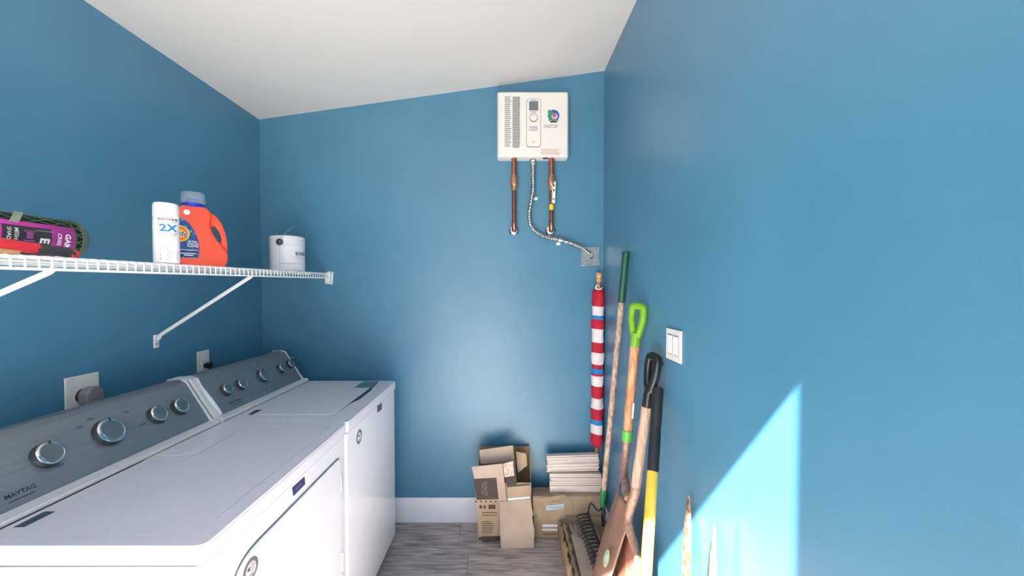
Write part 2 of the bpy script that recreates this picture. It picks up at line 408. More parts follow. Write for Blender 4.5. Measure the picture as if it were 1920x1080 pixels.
dry, dtop = machine('dryer', 'white front-loading dryer nearest the camera with a closed square door and three round dials plus one', yD0, yJ)
dry['label'] = 'white clothes dryer nearest the viewer, square hinged door on its front, four console knobs'
pz = [P(a, b_, z=ZT) for a, b_ in ((-420, 1004), (352, 999), (412, 970), (615, 803), (606, 800), (451, 806), (352, 862), (-380, 866))]
xr0 = XFm-.05; yd0, yd1 = yD0+.003, yJ-.003
inner = roundpoly([(-1.125, yd0+.03), (pz[1].x-.02, yd0+.03), (xr0+.008, yd0+.075), (xr0+.008, yd1-.03), (pz[5].x, yd1-.03), (pz[6].x, pz[6].y), (-1.125, pz[6].y)],
                  [.01, .06, .05, .03, .05, .05, .01], 6)
rimtop(dry, dtop, inner)
ic = V((sum(p.x for p in inner)/len(inner), sum(p.y for p in inner)/len(inner)))
ins = []
for i_, p in enumerate(inner):
    t_ = (inner[(i_+1) % len(inner)]-inner[i_-1]).normalized(); ins.append(p+V((-t_.y, t_.x))*.003)
build('top_panel', B().prism([(p.x, p.y, ZT-.0045) for p in ins], (0, 0, .0050)), M['enamel_top'], dry, bevel=.0015)
# small raised land at the far back corner of the top
i2 = [P(a, b_, z=ZT) for a, b_ in ((290, 853), (345, 852), (398, 818), (415, 806))]
build('emboss_rib', B().tube(catmull([V((p.x, p.y, ZT-.001)) for p in i2], 6), .004, 8), M['enamel_top'], dry)
console(dry, yD0+.003, yJ-.003)
for a in ((97, 848, 25), (211, 806, 26.5), (300, 774, 17), (342, 759, 15.5)): knob(dry, *a)
text(dry, 'MAYTAG', on_panel(39, 922), .0150, M['print'], .02, xs=1.0)
rects(dry, on_panel(42, 932), [(-.026, -.001, .026, .001)], M['print'])
rects(dry, on_panel(97, 820), lines(-.02, -.004, .02, .004, 2), M['gprint'])
for (a, b_) in ((150, 800), (237, 772), (268, 795), (62, 856), (112, 872), (303, 792), (345, 776), (170, 785)):
    rects(dry, on_panel(a, b_), lines(-.010, -.004, .010, .004, 2), M['slate'])
f = on_panel(211, 806)
for k in range(-5, 6):
    an = math.radians(k*28); r_ = .040
    rects(dry, f, [(math.sin(an)*r_-.004, math.cos(an)*r_*.9-.0006, math.sin(an)*r_+.004, math.cos(an)*r_*.9+.0006)], M['slate'])
# grey caution label lying on the top
q = [P(a, b_, z=ZT+.0007) for a, b_ in ((24, 989), (46, 988), (104, 959), (84, 959))]
lb = build('caution_label', B().prism(q, (0, 0, .0004)), M['slate'], dry, smooth=0)
# front door of the dryer
XF = XFm-.004
def onf(px, py, x=XF): return P(px, py, x=x)
dz1 = onf(625, 868).z; dy1 = onf(637, 900).y; dy0 = yd0+.075
dp = roundpoly([(dy0, .14), (dy1, .14), (dy1, dz1), (dy0, dz1)], [.05, .03, .03, .10], 7)
dpo = roundpoly([(dy0-.002, .138), (dy1+.002, .138), (dy1+.002, dz1+.002), (dy0-.002, dz1+.002)], [.05, .03, .03, .10], 7)
build('door_gap', B().prism([(XF, p.x, p.y) for p in dpo], (.0007, 0, 0)), M['gprint'], dry)
dr = build('door', B().prism([(XF+.0008, p.x, p.y) for p in dp], (.0055, 0, 0)), M['enamel'], dry, bevel=.0025, seg=3)
for z in (onf(636, 905).z, onf(641, 1050).z):
    h_ = B(); yy = dy1+.004
    h_.tube([(XF+.005, yy, z-.035), (XF+.005, yy, z+.035)], .0045, 10)
    h_.box(XF+.0005, XF+.004, yy-.001, yy+.012, z-.03, z+.03)
    build('hinge', h_, M['chrome'], dr)
def badge(t, parts_px, m, x):
    q = [P(a, b_, x=x) for a, b_ in parts_px]
    return build('badge', B().prism(q, (.0015, 0, 0)), m, t, smooth=0)
bd = badge(dry, ((547.5, 915), (570.5, 894), (571.5, 908), (549.5, 930)), M['navy'], XF)
text(bd, 'MAYTAG', flat(P(560, 911.5, x=XF)+V((.0018, 0, 0)), (0, 1, 0), (0, 0, 1)), .012, M['gprint'], .01, xs=.85)
def seal(t, px, py, x, rr, flag=True):
    c = P(px, py, x=x); c.x = x
    s_ = build('round_sticker', B().lathe([(rr, 0), (rr, .0006), (0, .0006)], c, (1, 0, 0), 32), M['stickergrey'], t, smooth=0)
    f = flat(c+V((.0009, 0, 0)), (0, 1, 0), (0, 0, 1))
    build('emblem', B().add([f(math.cos(a*.2618)*rr*.68, math.sin(a*.2618)*rr*.68) for a in range(24)], [tuple(range(24))]), M['white'], s_, smooth=0)
    f = flat(c+V((.0012, 0, 0)), (0, 1, 0), (0, 0, 1))
    rects(s_, f, [(-rr*.1, rr*(.42-.28*i), rr*(.5 if i != 1 else .6), rr*(.54-.28*i)) for i in range(3)], M['spink'] if flag else M['slate'], 'stripe')
    st = []
    for k in range(10):
        a = math.pi/2+k*math.pi/5; q = rr*(.3 if k % 2 == 0 else .13); st.append(f(-rr*.3+math.cos(a)*q, rr*.2+math.sin(a)*q))
    cc = f(-rr*.3, rr*.2); b = B(); b.add([cc]+st, [(0, i+1, (i+1) % 10+1) for i in range(10)]); build('star', b, M['print'], s_, smooth=0)
    rects(s_, f, [(-rr*.4, -rr*.45, rr*.4, -rr*.36), (-rr*.3, -rr*.58, rr*.3, -rr*.5)], M['slate'], 'stripe')
seal(dr, 470, 1068, XF+.0064, .028)

was, wtop = machine('washing_machine', 'white top-loading washing machine', yJ, yW1)
was['label'] = 'white top-loading washing machine at the back, five console knobs, flat lid with teal sticker'
yw0, yw1 = yJ+.003, yW1-.003
lp = [P(a, b_, z=ZT) for a, b_ in ((452, 786), (637, 779), (707, 715), (568, 715))]
lx1 = (lp[1].x+lp[2].x)/2; ly0 = lp[1].y; ly1 = yw1-.012
inner = roundpoly([(-1.115, ly0), (lx1, ly0), (lx1, ly1), (-1.115, ly1)], [.01, .03, .03, .01], 5)
rimtop(was, wtop, inner)
lidp = roundpoly([(-1.11, ly0+.004), (lx1-.006, ly0+.004), (lx1-.006, ly1-.004), (-1.11, ly1-.004)], [.01, .03, .03, .01], 5)
lid = build('lid', B().prism([(p.x, p.y, ZT-.0035) for p in lidp], (0, 0, .0075)), M['enamel_top'], was, bevel=.003, seg=3)
# dark sheet for the shade of the hand recess in front of the lid
ya, yb = P(668, 755, z=ZT).y, P(697, 728, z=ZT).y
rp = [(lx1-.006, ya-.02), (lx1+.004, ya), (lx1+.016, ya+.04), (lx1+.016, yb-.04), (lx1+.004, yb), (lx1-.006, yb+.02)]
build('hand_recess_shade', B().prism([(x, y_, ZT+.0016) for x, y_ in rp], (0, 0, .0006)), M['dkgrey'], was, smooth=0)
q = [P(a, b_, z=ZT+.0042) for a, b_ in ((664, 727), (681, 715), (710, 715), (699, 727))]
tl = build('instruction_sticker', B().prism(q, (0, 0, .0004)), M['teal'], lid, smooth=0)
q = [P(a, b_, z=ZT+.0042) for a, b_ in ((464, 778), (474, 777), (491, 768.5), (480, 768.5))]
build('badge', B().prism(q, (0, 0, .0006)), M['dkgrey'], lid, smooth=0)
console(was, yw0, yw1)
for a in ((429, 727.5, 12), (456, 718, 11), (497, 702, 13.5), (531, 688.5, 9.5), (547.5, 681, 9)): knob(was, *a)
text(was, 'MAYTAG', on_panel(442, 752), .018, M['print'], .01)
rects(was, on_panel(444, 757), [(-.035, -.001, .035, .001)], M['print'])
for k in range(6): rects(was, on_panel(493+k*8, 730-k*2.8), lines(-.009, -.003, .009, .003, 2), M['slate'])
rects(was, on_panel(547, 671), [(-.03, -.005, .03, .006)], M['gprint'], 'sticker')
bw = badge(was, ((707, 761), (715.5, 755.5), (715.5, 767), (707.5, 773.5)), M['slate'], XF)
seal(was, 673.5, 818.5, XF+.0002, .030, False)
# bright bezel rib on the near end of the washer console
yb_ = yw0+.04+.002
rb = catmull([V((PB.x+.006, yb_-.002, PB.z+.006)), V((PB.x-.024, yb_-.006, PB.z+.05)), V((PT.x+.017, yb_-.008, PT.z-.03)), V((PT.x+.0, yb_-.005, PT.z+.008))], 6)
build('console_bezel', B().tube(rb, [.004+.006*math.sin(math.pi*i/(len(rb)-1)) for i in range(len(rb))], 12), M['enamel'], was)

# ------------------------------------------------------------ wire shelf
SX = -1.073
def zb(y): return H+.0345+.0079*y
LIP = .0265
sh = thing('wire_shelf', 'long white vinyl-coated wire shelf with braces along the left wall', 'shelf', (XL, 1.3, 1.48))
ys, ye = .25, D-.03
def rod(name, x, dz, r=.003):
    return build(name, B().tube([(x, ys, zb(ys)+dz), (x, ye, zb(ye)+dz)], r, 10), M['wire'], sh)
rod('front_rail', SX, 0, .0038); rod('front_rail', SX-.002, LIP, .0036); rod('back_rail', XL+.012, LIP-.003)
rod('cross_rail', XL+.16, LIP-.004); rod('cross_rail', XL+.31, LIP-.004)
w0 = None; n_ = int((ye-ys)/.0254)
for i in range(n_+1):
    y = ye-.004-i*.0254
    if w0 is None:
        pts = [V((XL+.008, y, zb(y)+LIP+.002)), V((SX-.006, y, zb(y)+LIP+.003)), V((SX+.0015, y, zb(y)+LIP+.001)), V((SX+.003, y, zb(y)+LIP-.006)), V((SX+.003, y, zb(y)))]
        w0 = build('deck_wire', B().tube(pts, .0021, 6), M['wire'], sh, origin=(XL, y, zb(y))); w = w0; yy0 = y
    else:
        w = w0.copy(); COL.objects.link(w); w.parent = sh; w.location = V((XL, y, zb(y)))-WORLD[sh.name]
def brace(pxa, pya, pxb, pyb):
    a = P(pxa, pya, x=SX); y = a.y; a.z = zb(y)
    zlow = P(pxb, pyb, x=XL+.01).z
    ex = XL+.012
    br = build('support_brace', B().tube([(SX, y, a.z+.004), (SX-.012, y, a.z-.006), (ex+.012, y, zlow+.012), (ex, y, zlow-.008)], .0075, 8, sx=.75), M['wire'], sh)
    build('foot_plate', B().box(XL, XL+.006, y-.012, y+.012, zlow-.045, zlow+.012), M['wire'], br, bevel=.003)
    build('screw', B().lathe([(.005, 0), (.004, .003), (0, .0035)], (XL+.006, y, zlow-.028), (1, 0, 0), 12), M['steel'], br)
brace(474, 518, 300, 632); brace(102, 506, -140, 640)
# bracket on the back wall holding the shelf end
eb = B(); ez = zb(ye)
eb.prism([(SX-.03, D, ez-.032), (SX+.016, D, ez-.038), (SX+.022, D, ez+.042), (SX-.03, D, ez+.042)], (0, -.006, 0))
eb.prism([(SX-.018, D-.006, ez-.022), (SX+.012, D-.006, ez-.028), (SX+.014, D-.006, ez+.034), (SX-.018, D-.006, ez+.034)], (0, -.024, 0))
ebo = build('end_bracket', eb, M['wire'], sh, bevel=.002)
for dx in (-.02, .012): build('screw', B().lathe([(.004, 0), (.003, .002), (0, .0025)], (SX+dx, D-.0062, ez+.038), (0, -1, 0), 10), M['dkgrey'], ebo)
def zs(y): return zb(y)+LIP+.0058

# ------------------------------------------------------------ things on the shelf
def cyl(c, r, phi0, lift=.0006):
    return lambda u, v: V((c[0]+math.cos(phi0+u/r)*(r+lift), c[1]+math.sin(phi0+u/r)*(r+lift), c[2]+v))
# spray can
cx, cy = -1.104, 1.245; r = .0335; c = (cx, cy, zs(cy))
can = thing('spray_can', 'tall white aerosol can with blue lettering beside the orange bottle', 'can', c)
build('can_body', B().lathe([(r-.004, 0), (r-.001, .002), (r, .006), (r, .142), (r-.002, .146)], c, n=40), M['canwhite'], can)
build('cap', B().lathe([(r-.002, .1462), (r, .148), (r-.0005, .187), (r-.004, .193), (0, .194)], c, n=40), M['canwhite'], can)
ph = math.atan2(-cy, -cx)+.16
f = cyl(c, r, ph)
text(can, 'RUST-OLEUM', lambda u, v: f(u, v+.139), .0088, M['print'], .03, xs=.98, dense=.004)
text(can, 'PAINTER\'S TOUCH', lambda u, v: f(u, v+.131), .0048, M['gprint'], .01, xs=1.1)
text(can, '2X', lambda u, v: f(u, v+.111), .031, M['canprint'], .03, xs=1.2, dense=.004)
text(can, 'ULTRA COVER', lambda u, v: f(u, v+.093), .0075, M['navy'], .0, xs=1.0)
text(can, 'PAINT + PRIMER', lambda u, v: f(u, v+.086), .005, M['canprint'], .0, xs=1.1)
rects(can, f, lines(-.022, .010, .0, .052, 7)+lines(.004, .010, .026, .04, 6), M['gprint'])
# detergent bottle
bx, by = -1.186, 1.455; nb = V((.66, -.75, 0)); Rb = V((-nb.y, nb.x, 0)); bz = zs(by)
bot = thing('detergent_bottle', 'orange laundry detergent jug with side handle and clear cap over blue collar', 'bottle', (bx, by, bz))
def bl(u, w_, n__=0): return V((bx, by, bz))+Rb*u*.96+V((0, 0, w_*.965))+nb*n__
outer = [(-.088, 0), (-.097, .01), (-.099, .14), (-.086, .19), (-.042, .222), (-.036, .232), (.036, .232), (.045, .222), (.07, .205), (.09, .175), (.102, .135), (.107, .09), (.106, .03), (.10, .005), (.095, 0)]
hole = [(.056, .166), (.068, .162), (.080, .14), (.087, .112), (.086, .09), (.078, .098), (.068, .118), (.057, .142)]
bodyp = [(-.088, 0), (-.097, .01), (-.099, .14), (-.086, .19), (-.042, .222), (-.036, .232), (.036, .232), (.045, .222), (.055, .20), (.048, .165), (.055, .135), (.074, .10), (.095, .07), (.106, .05), (.106, .03), (.10, .005), (.095, 0)]
b = B(); b.holed([bl(u, z, -.017) for u, z in outer], [[bl(u, z, -.017) for u, z in hole]], nb*.034)
def rem(o):
    md = o.modifiers.new('r', 'REMESH'); md.mode = 'VOXEL'; md.voxel_size = .003; md.use_smooth_shade = True
    md = o.modifiers.new('s', 'SMOOTH'); md.iterations = 9; md.factor = .5
b.prism([bl(u, z, -.036) for u, z in bodyp], nb*.072)
build('jug', b, M['orange'], bot, extra=rem)
fl_ = lambda u, v: bl(u, v, .0372)
lab = [(-.064, .03), (.030, .03), (.036, .04), (.037, .09), (.026, .13), (.006, .168), (-.02, .185), (-.05, .175), (-.066, .15)]
lab = roundpoly(lab, .012, 3)
LS = -.022
lo_ = build('front_label', B().prism([bl(p.x+LS, p.y, .0355) for p in lab], nb*.0015), M['blabel'], bot, smooth=0)
def disc(parent, cx_, cz_, rr, lift, m, nm='logo'):
    return build(nm, B().add([bl(cx_+(LS if parent is lo_ else 0)+math.cos(a*.2244)*rr, cz_+math.sin(a*.2244)*rr, lift) for a in range(28)], [tuple(range(28))]), m, parent, smooth=0)
disc(lo_, -.022, .122, .031, .0373, M['tyellow']); disc(lo_, -.022, .122, .026, .0375, M['torange']); disc(lo_, -.022, .122, .018, .0377, M['tyellow'])
text(lo_, 'Tide', lambda u, v: bl(u-.022+LS, v+.121, .0381), .028, M['white'], .05, shear=.15)
text(lo_, 'Tide', lambda u, v: bl(u-.022+LS, v+.121, .0384), .028, M['dblue'], .01, shear=.15)
rects(lo_, lambda u, v: bl(u+LS, v, .0374), [(-.060, .034, .030, .056)], M['dblue'])
text(lo_, 'ULTRA', lambda u, v: bl(u+.016+LS, v+.093, .0376), .009, M['white'], .02)
text(lo_, 'OXI', lambda u, v: bl(u+.017+LS, v+.079, .0376), .019, M['white'], .06)
text(lo_, 'OXI', lambda u, v: bl(u+.017+LS, v+.079, .0379), .019, M['dblue'], .0)
rects(lo_, lambda u, v: bl(u+LS, v, .0377), [(-.05, .060, .034, .0615), (-.02, .046, .026, .049), (-.01, .039, .018, .042)], M['white'])
disc(bot, -.021, .205, .010, .0365, M['white'], 'round_mark')
build('collar', B().lathe([(.036, .0), (.038, .002), (.038, .012), (.034, .016), (.02, .017), (.018, .035), (.012, .037)], bl(0, .229), n=32), M['cblue'], bot)
build('cap', B().lathe([(.036, .0), (.0375, .003), (.0365, .04), (.033, .043), (0, .0435)], bl(0, .243), n=32), M['clear'], bot)
# paint can
px_, py_ = -1.158, 2.03; r = .083; c = (px_, py_, zs(py_))
pc = thing('paint_can', 'white gallon paint can with raised wire bail handle at the end of the shelf', 'can', c)
prof = [(r-.003, 0), (r, .003), (r-.001, .006)]
prof += [(r-.001, .12)]
for k in range(5): prof += [(r-.001, .128+k*.0085), (r+.0012, .1315+k*.0085), (r-.001, .135+k*.0085)]
prof += [(r-.001, .172), (r+.001, .176), (r-.002, .180)]
build('can_body', B().lathe(prof, c, n=48), M['pail'], pc)
build('lid', B().lathe([(r-.006, .179), (r-.002, .1835), (r-.010, .184), (r-.014, .178), (0, .178)], c, n=48), M['steel'], pc)
ph = math.atan2(-py_, -px_)
f = cyl(c, r, ph, .0008)
ea = -.42
ear = c[0]+math.cos(ph+ea)*(r), c[1]+math.sin(ph+ea)*r, c[2]+.146
en = V((math.cos(ph+ea), math.sin(ph+ea), 0))
build('handle_ear', B().lathe([(.017, 0), (.018, .003), (.014, .006), (0, .007)], ear, en, 20), M['dkgrey'], pc)
rgt = V((-en.y, en.x, 0))
cc = V((c[0], c[1], c[2]+.146)); pts = []
for k in range(21):
    a = math.pi*k/20
    pts.append(cc + en*math.cos(a)*(r+.007) + V((0, 0, 1))*math.sin(a)*.09 + rgt*math.sin(a)*.05)
build('bail_handle', B().tube(pts, .0012, 6), M['steel'], pc)
ear2 = cc-en*r
build('handle_ear', B().lathe([(.013, 0), (.014, .003), (.011, .006), (0, .007)], ear2, -en, 20), M['dkgrey'], pc)
rects(pc, f, [(ea*r-.0006, .005, ea*r+.0006, .13)], M['pailseam'], 'seam')
sm = B(); sm.sheet(lambda u, v: f(ea*r+u*.11, .037+v*.0025), 16, 1); build('printed_line', sm, M['pailseam'], pc)
text(pc, 'BOND', lambda u, v: f(u+.036, v+.09), .023, M['navy'], .02, align='LEFT', dense=.004)
rects(pc, f, [(.038, .070, .06, .0712), (.06, .070, .08, .0712), (.042, .062, .06, .0632), (.05, .055, .075, .0562)], M['gprint'])
# mesh roll
rr = .053; rx = -1.19; ry1 = 1.045; ry0 = .35; rz = zs(1.045)+rr
roll = thing('mesh_roll', 'roll of dark green plastic garden mesh with magenta label lying on the shelf', 'roll', (rx, .75, zs(.8)))
build('core', B().lathe([(rr-.006, 0), (rr-.005, ry1-ry0-.006), (rr-.02, ry1-ry0-.004), (rr-.022, ry1-ry0-.02)], (rx, ry0, rz), (0, 1, 0), 32), M['meshin'], roll)
b = B(); ns = 16
for d_ in (1, -1):
    for k in range(ns):
        a0 = 2*math.pi*k/ns; pts = []
        for j in range(19):
            y = ry0+(ry1-.012-ry0)*j/18; a = a0+d_*(y-ry0)/rr*.42
            pts.append((rx+math.cos(a)*(rr-.003), y, rz+math.sin(a)*(rr-.003)))
        b.tube(pts, .0017, 5, cap=False)
build('netting', b, M['mesh'], roll, kind='stuff')
for yy in (ry1-.03, ry1-.012, ry0+.01):
    ring = [(rx+math.cos(a*.2618)*(rr-.002), yy, rz+math.sin(a*.2618)*(rr-.002)) for a in range(24)]
    build('hoop', B().tube(ring, .002, 6, closed=True), M['mesh'], roll)
build('end_rim', B().lathe([(rr-.006, -.004), (rr, -.002), (rr, .004), (rr-.005, .012), (rr-.014, .012), (rr-.016, -.004)], (rx, ry1-.006, rz), (0, 1, 0), 32), M['meshcap'], roll)
def rf(u, v, lift=.001):   # u: down along the circumference from the top line of the label; v: along the roll
    a = math.radians(30)-u/rr
    return V((rx+math.cos(a)*(rr+lift), v-.012, rz+math.sin(a)*(rr+lift)))
build('label', B().sheet(lambda u, v: rf(u*.105, .45+v*.572), 16, 4), M['pink'], roll, solid=.0004)
build('label_patch', B().sheet(lambda u, v: rf(.012+u*.09, .875+v*.095, .0016), 14, 2), M['blacklab'], roll)
text(roll, 'GARDEN', lambda u, v: rf(u+.020, v+1.004, .002), .017, M['white'], .03, align='LEFT', dense=.004)
text(roll, 'CRISS NET', lambda u, v: rf(u+.020, v+.986, .002), .012, M['white'], .02, align='LEFT', dense=.004)
text(roll, 'E', lambda u, v: rf(u+.042, v+.955, .0022), .026, M['white'], .04, dense=.004)
rects(roll, lambda u, v: rf(u, v, .0021), [(.018, .973, .066, .975), (.018, .938, .020, .973), (.064, .938, .066, .973)], M['gprint'])
for dv, hh in ((.905, .024),): 
    rects(roll, lambda u, v: rf(u, v, .0021), [(.022, .915, .046, .9165), (.022, .934, .046, .9355), (.022, .915, .0235, .9355), (.0445, .915, .046, .9355)]+[(.026+.004*i, .919, .028+.004*i, .932) for i in range(4)], M['lilac'])
for k, s_ in enumerate(('MESH', 'SHADE')): text(roll, s_, lambda u, v: rf(u+.018, v+.9+.0-.013*k, .0022), .011, M['white'], .01, align='LEFT')
for k in range(3): text(roll, 'GARDEN MESH', lambda u, v: rf(u+.018, v+.86-.016*k, .0022), .009, M['white'], .01, align='LEFT')
build('strap', B().sheet(lambda u, v: rf(-.045+u*.05, .93-u*.04+v*.018, .0018), 10, 2), M['tape'], roll)
# red handled tool in front of the roll
tx = -1.098; tz = zs(.9)
tool = thing('hand_saw', 'red and black handled hand tool lying in front of the mesh roll', 'tool', (tx, .85, tz))
def tp(px, py): return P(px, py, x=tx)
ln = [tp(66, 470), tp(100, 473), tp(134, 478)]
build('grip', B().tube(catmull([V((p.x, p.y, max(p.z, tz+.014))) for p in ln], 5), [.013]*6+[.012]*3+[.010, .008], 12, sx=.8), M['dkgrey'], tool)
ln = [tp(-60, 452), tp(-20, 453), tp(20, 459), tp(50, 466), tp(70, 471)]
build('red_sleeve', B().tube(catmull([V((p.x, p.y, max(p.z, tz+.017))) for p in ln], 5), .0125, 12, sx=.8), M['redgrip'], tool)
e = tp(139, 478); e.z = max(e.z, tz+.010)
ring = [e+V((.002, math.cos(a*.5236)*.0075, math.sin(a*.5236)*.0075)) for a in range(12)]
build('hang_ring', B().tube(ring, .0028, 8, closed=True), M['redgrip'], tool)
a_, b_ = tp(-80, 478), tp(34, 477)
build('tan_sheath', B().tube([V((tx, a_.y, tz+.006)), V((tx, b_.y, tz+.006))], .006, 10), M['tan'], tool)

# ------------------------------------------------------------ outlets, plugs, switch
def wallbox_left(name, label, px0, py0, px1, py1):
    a = P(px0, py0, x=XL+.003); b2 = P(px1, py1, x=XL+.003)
    t = thing(name, label, 'outlet', (XL, (a.y+b2.y)/2, min(a.z, b2.z)))
    return t, a, b2
t, a, b2 = wallbox_left('wall_outlet', 'large square white outlet plate behind the dryer holding a grey plug', 120, 710, 186, 767)
yc, zc_ = (a.y+b2.y)/2, (a.z+b2.z)/2
print('big plate', a, b2)
hw, hh = (b2.y-a.y)/2, (a.z-b2.z)/2
build('cover_plate', B().box(XL, XL+.006, a.y, b2.y, b2.z, a.z), M['plate'], t, bevel=.003)
kc = P(162, 741, x=XL+.01)
build('receptacle', B().lathe([(.026, 0), (.026, .003), (.022, .006), (0, .006)], (XL+.006, kc.y-.006, kc.z), (1, 0, 0), 28), M['black'], t)
pl = thing('dryer_plug', 'grey heavy-duty power plug in the large square outlet', 'plug', (XL+.012, kc.y, kc.z-.05))
kp = kc+V((.02, 0, 0)); kp.y = kc.y-.002
oct_ = [(kp.y+math.cos(k*math.pi/4+.39)*.033, kp.z+math.sin(k*math.pi/4+.39)*.033) for k in range(8)]
oct_[5] = (kp.y-.02, kp.z-.062); oct_[6] = (kp.y+.02, kp.z-.062)
oct_ = oct_[:5]+[oct_[5], oct_[6]]+oct_[7:]
build('plug_body', B().prism([(XL+.0125, y_, z_) for y_, z_ in oct_], (.034, 0, 0)), M['grplug'], pl, bevel=.006, seg=2)
build('power_cord', B().tube(catmull([(XL+.03, kp.y, kp.z-.03), (XL+.03, kp.y, kp.z-.12), (XL+.04, kp.y+.01, kp.z-.3), (XL+.05, kp.y, kp.z-.6)], 5), .009, 10), M['grplug'], pl)
t, a, b2 = wallbox_left('wall_outlet', 'small upright white outlet plate behind the washer console holding a black plug', 369.5, 660, 392, 698)
b2.z = a.z-.115
build('cover_plate', B().box(XL, XL+.006, a.y, b2.y, b2.z, a.z), M['plate'], t, bevel=.002)
ym = (a.y+b2.y)/2
build('receptacle', B().box(XL+.006, XL+.008, ym-.017, ym+.017, b2.z+.024, a.z-.024), M['base'], t, bevel=.001)
pl = thing('washer_plug', 'small black power plug in the upright outlet behind the washer', 'plug', (XL+.01, ym, b2.z+.02))
pz_ = b2.z+.042
build('plug_body', B().tube([(XL+.0085, ym+.006, pz_), (XL+.02, ym+.006, pz_), (XL+.034, ym+.006, pz_), (XL+.04, ym+.006, pz_-.004)], [.012, .015, .015, .009], 10), M['black'], pl)
build('power_cord', B().tube(catmull([(XL+.030, ym+.006, pz_-.006), (XL+.032, ym+.006, pz_-.05), (XL+.03, ym, pz_-.3)], 5), .005, 8), M['black'], pl)
# double switch on the right wall
a = P(1249, 614, x=XR-.006); b2 = P(1277, 620, x=XR-.006)
y1_, y0_ = a.y, b2.y; z1_ = a.z; z0_ = P(1249, 671, x=XR-.006).z
sw = thing('light_switch', 'white double rocker light switch plate on the right wall', 'switch', (XR, (y0_+y1_)/2, z0_))
build('cover_plate', B().box(XR-.0065, XR, y0_, y1_, z0_, z1_), M['plate'], sw, bevel=.0025)
for k in (-1, 1):
    yc = (y0_+y1_)/2+k*.023
    fr = build('rocker', B().prism([(XR-.0066, yc-.016, (z0_+z1_)/2-.033), (XR-.0085, yc-.016, (z0_+z1_)/2-.033), (XR-.0105, yc-.016, (z0_+z1_)/2+.033), (XR-.0066, yc-.016, (z0_+z1_)/2+.033)], (0, .032, 0)), M['base'], sw, bevel=.0008)
    build('rocker_gap', B().holed([(XR-.0066, yc+s*.0185, (z0_+z1_)/2+q_*.0355) for s, q_ in ((-1, -1), (1, -1), (1, 1), (-1, 1))],
        [[(XR-.0066, yc+s*.0168, (z0_+z1_)/2+q_*.0338) for s, q_ in ((-1, -1), (1, -1), (1, 1), (-1, 1))]], (-.0006, 0, 0)), M['gprint'], sw, smooth=0)

# ------------------------------------------------------------ water heater
HY = D-.078
a = P(932, 170, y=HY); b2 = P(1067, 294, y=HY)
hx0, hx1, hz1, hz0 = a.x, b2.x, a.z, P(932, 294, y=HY).z
print('heater', hx0, hx1, hz0, hz1)
wh = thing('water_heater', 'white wall-mounted tankless water heater above copper pipes', 'water heater', ((hx0+hx1)/2, D, hz0))
pf = roundpoly([(hx0, hz0), (hx1, hz0), (hx1, hz1), (hx0, hz1)], .014, 5)
build('back_shell', B().prism([(p.x, D-.0005, p.y) for p in pf], (0, -.04, 0)), M['heater'], wh, bevel=.002)
cc_ = V(((hx0+hx1)/2, (hz0+hz1)/2))
b = B(); lay = []
for (sc, yy) in ((1.0, D-.041), (1.0, D-.058), (.985, D-.068), (.955, HY+.002), (.94, HY)):
    lay.append([(cc_.x+(p.x-cc_.x)*sc, yy, cc_.y+(p.y-cc_.y)*sc) for p in pf])
n_ = len(pf); vs_ = [v for l_ in lay for v in l_]
b.add(vs_, [tuple(range(n_))]+[(i*n_+k, i*n_+(k+1) % n_, (i+1)*n_+(k+1) % n_, (i+1)*n_+k) for i in range(4) for k in range(n_)]+[tuple(range(4*n_, 5*n_))])
build('front_cover', b, M['heater'], wh, smooth=25)
def hf(px, py, lift=.0006): return flat(P(px, py, y=HY-lift), (1, 0, 0), (0, 0, 1))
o_ = hf(1000.5, 231)
pp = roundpoly([(-.0385, -.139), (.0385, -.139), (.0425, -.12), (.0425, .125), (.03, .142), (-.03, .142), (-.0425, .125), (-.0425, -.12)], .012, 4)
cp = build('control_panel', B().prism([o_(p.x, p.y)+V((0, .0005, 0)) for p in pp], (0, -.003, 0)), M['dkgrey'], wh, smooth=0)
build('panel_face', B().prism([o_(p.x*.955, p.y*.987) + V((0, -.0025, 0)) for p in pp], (0, -.0012, 0)), M['heater'], cp, smooth=0)
build('display', B().prism([o_(u, v)+V((0, -.0037, 0)) for u, v in ((-.027, .072), (.027, .072), (.027, .126), (-.027, .126))], (0, -.0006, 0)), M['lcd'], cp, smooth=0)
kk = build('temperature_dial', B().lathe([(.024, .0), (.024, .003), (.0215, .0032), (.021, .01), (.018, .012), (0, .012)], o_(0, .03)+V((0, -.0037, 0)), (0, -1, 0), 28), M['plate'], cp)
build('dial_ring', B().lathe([(.0245, 0), (.0245, .0035), (.0225, .0036), (.022, 0)], o_(0, .03)+V((0, -.0037, 0)), (0, -1, 0), 28), M['dkgrey'], kk)
f2 = lambda u, v: o_(u, v)+V((0, -.0042, 0))
rects(cp, f2, [(-.018, .130, .018, .134), (-.02, .062, .02, .066)]+lines(-.026, -.045, .026, -.015, 4, .1, .4)+[(-.01, -.108, .01, -.106), (-.003, -.116, .003, -.113)], M['gprint'])
f = hf(957, 231)
rects(wh, f, lines(-.034, -.135, .006, .16, 26, .25, .5), M['gprint'])
f = hf(968, 231)
rects(wh, f, lines(-.022, -.142, .023, .155, 34, .08, .75), M['gprint'])
f = hf(1034, 284)
rects(wh, f, lines(-.062, -.018, .058, .018, 6, .2, .45), M['redprint'])
f = hf(1038, 218, .0004)
def disk(parent, f, u, v, r_, m, nm, k=24, lift=0):
    return build(nm, B().add([f(u+math.cos(a*2*math.pi/k)*r_, v+math.sin(a*2*math.pi/k)*r_)+V((0, -lift, 0)) for a in range(k)], [tuple(range(k))]), m, parent, smooth=0)
stt = disk(wh, f, 0, .004, .034, M['sblue'], 'sticker', lift=.0004)
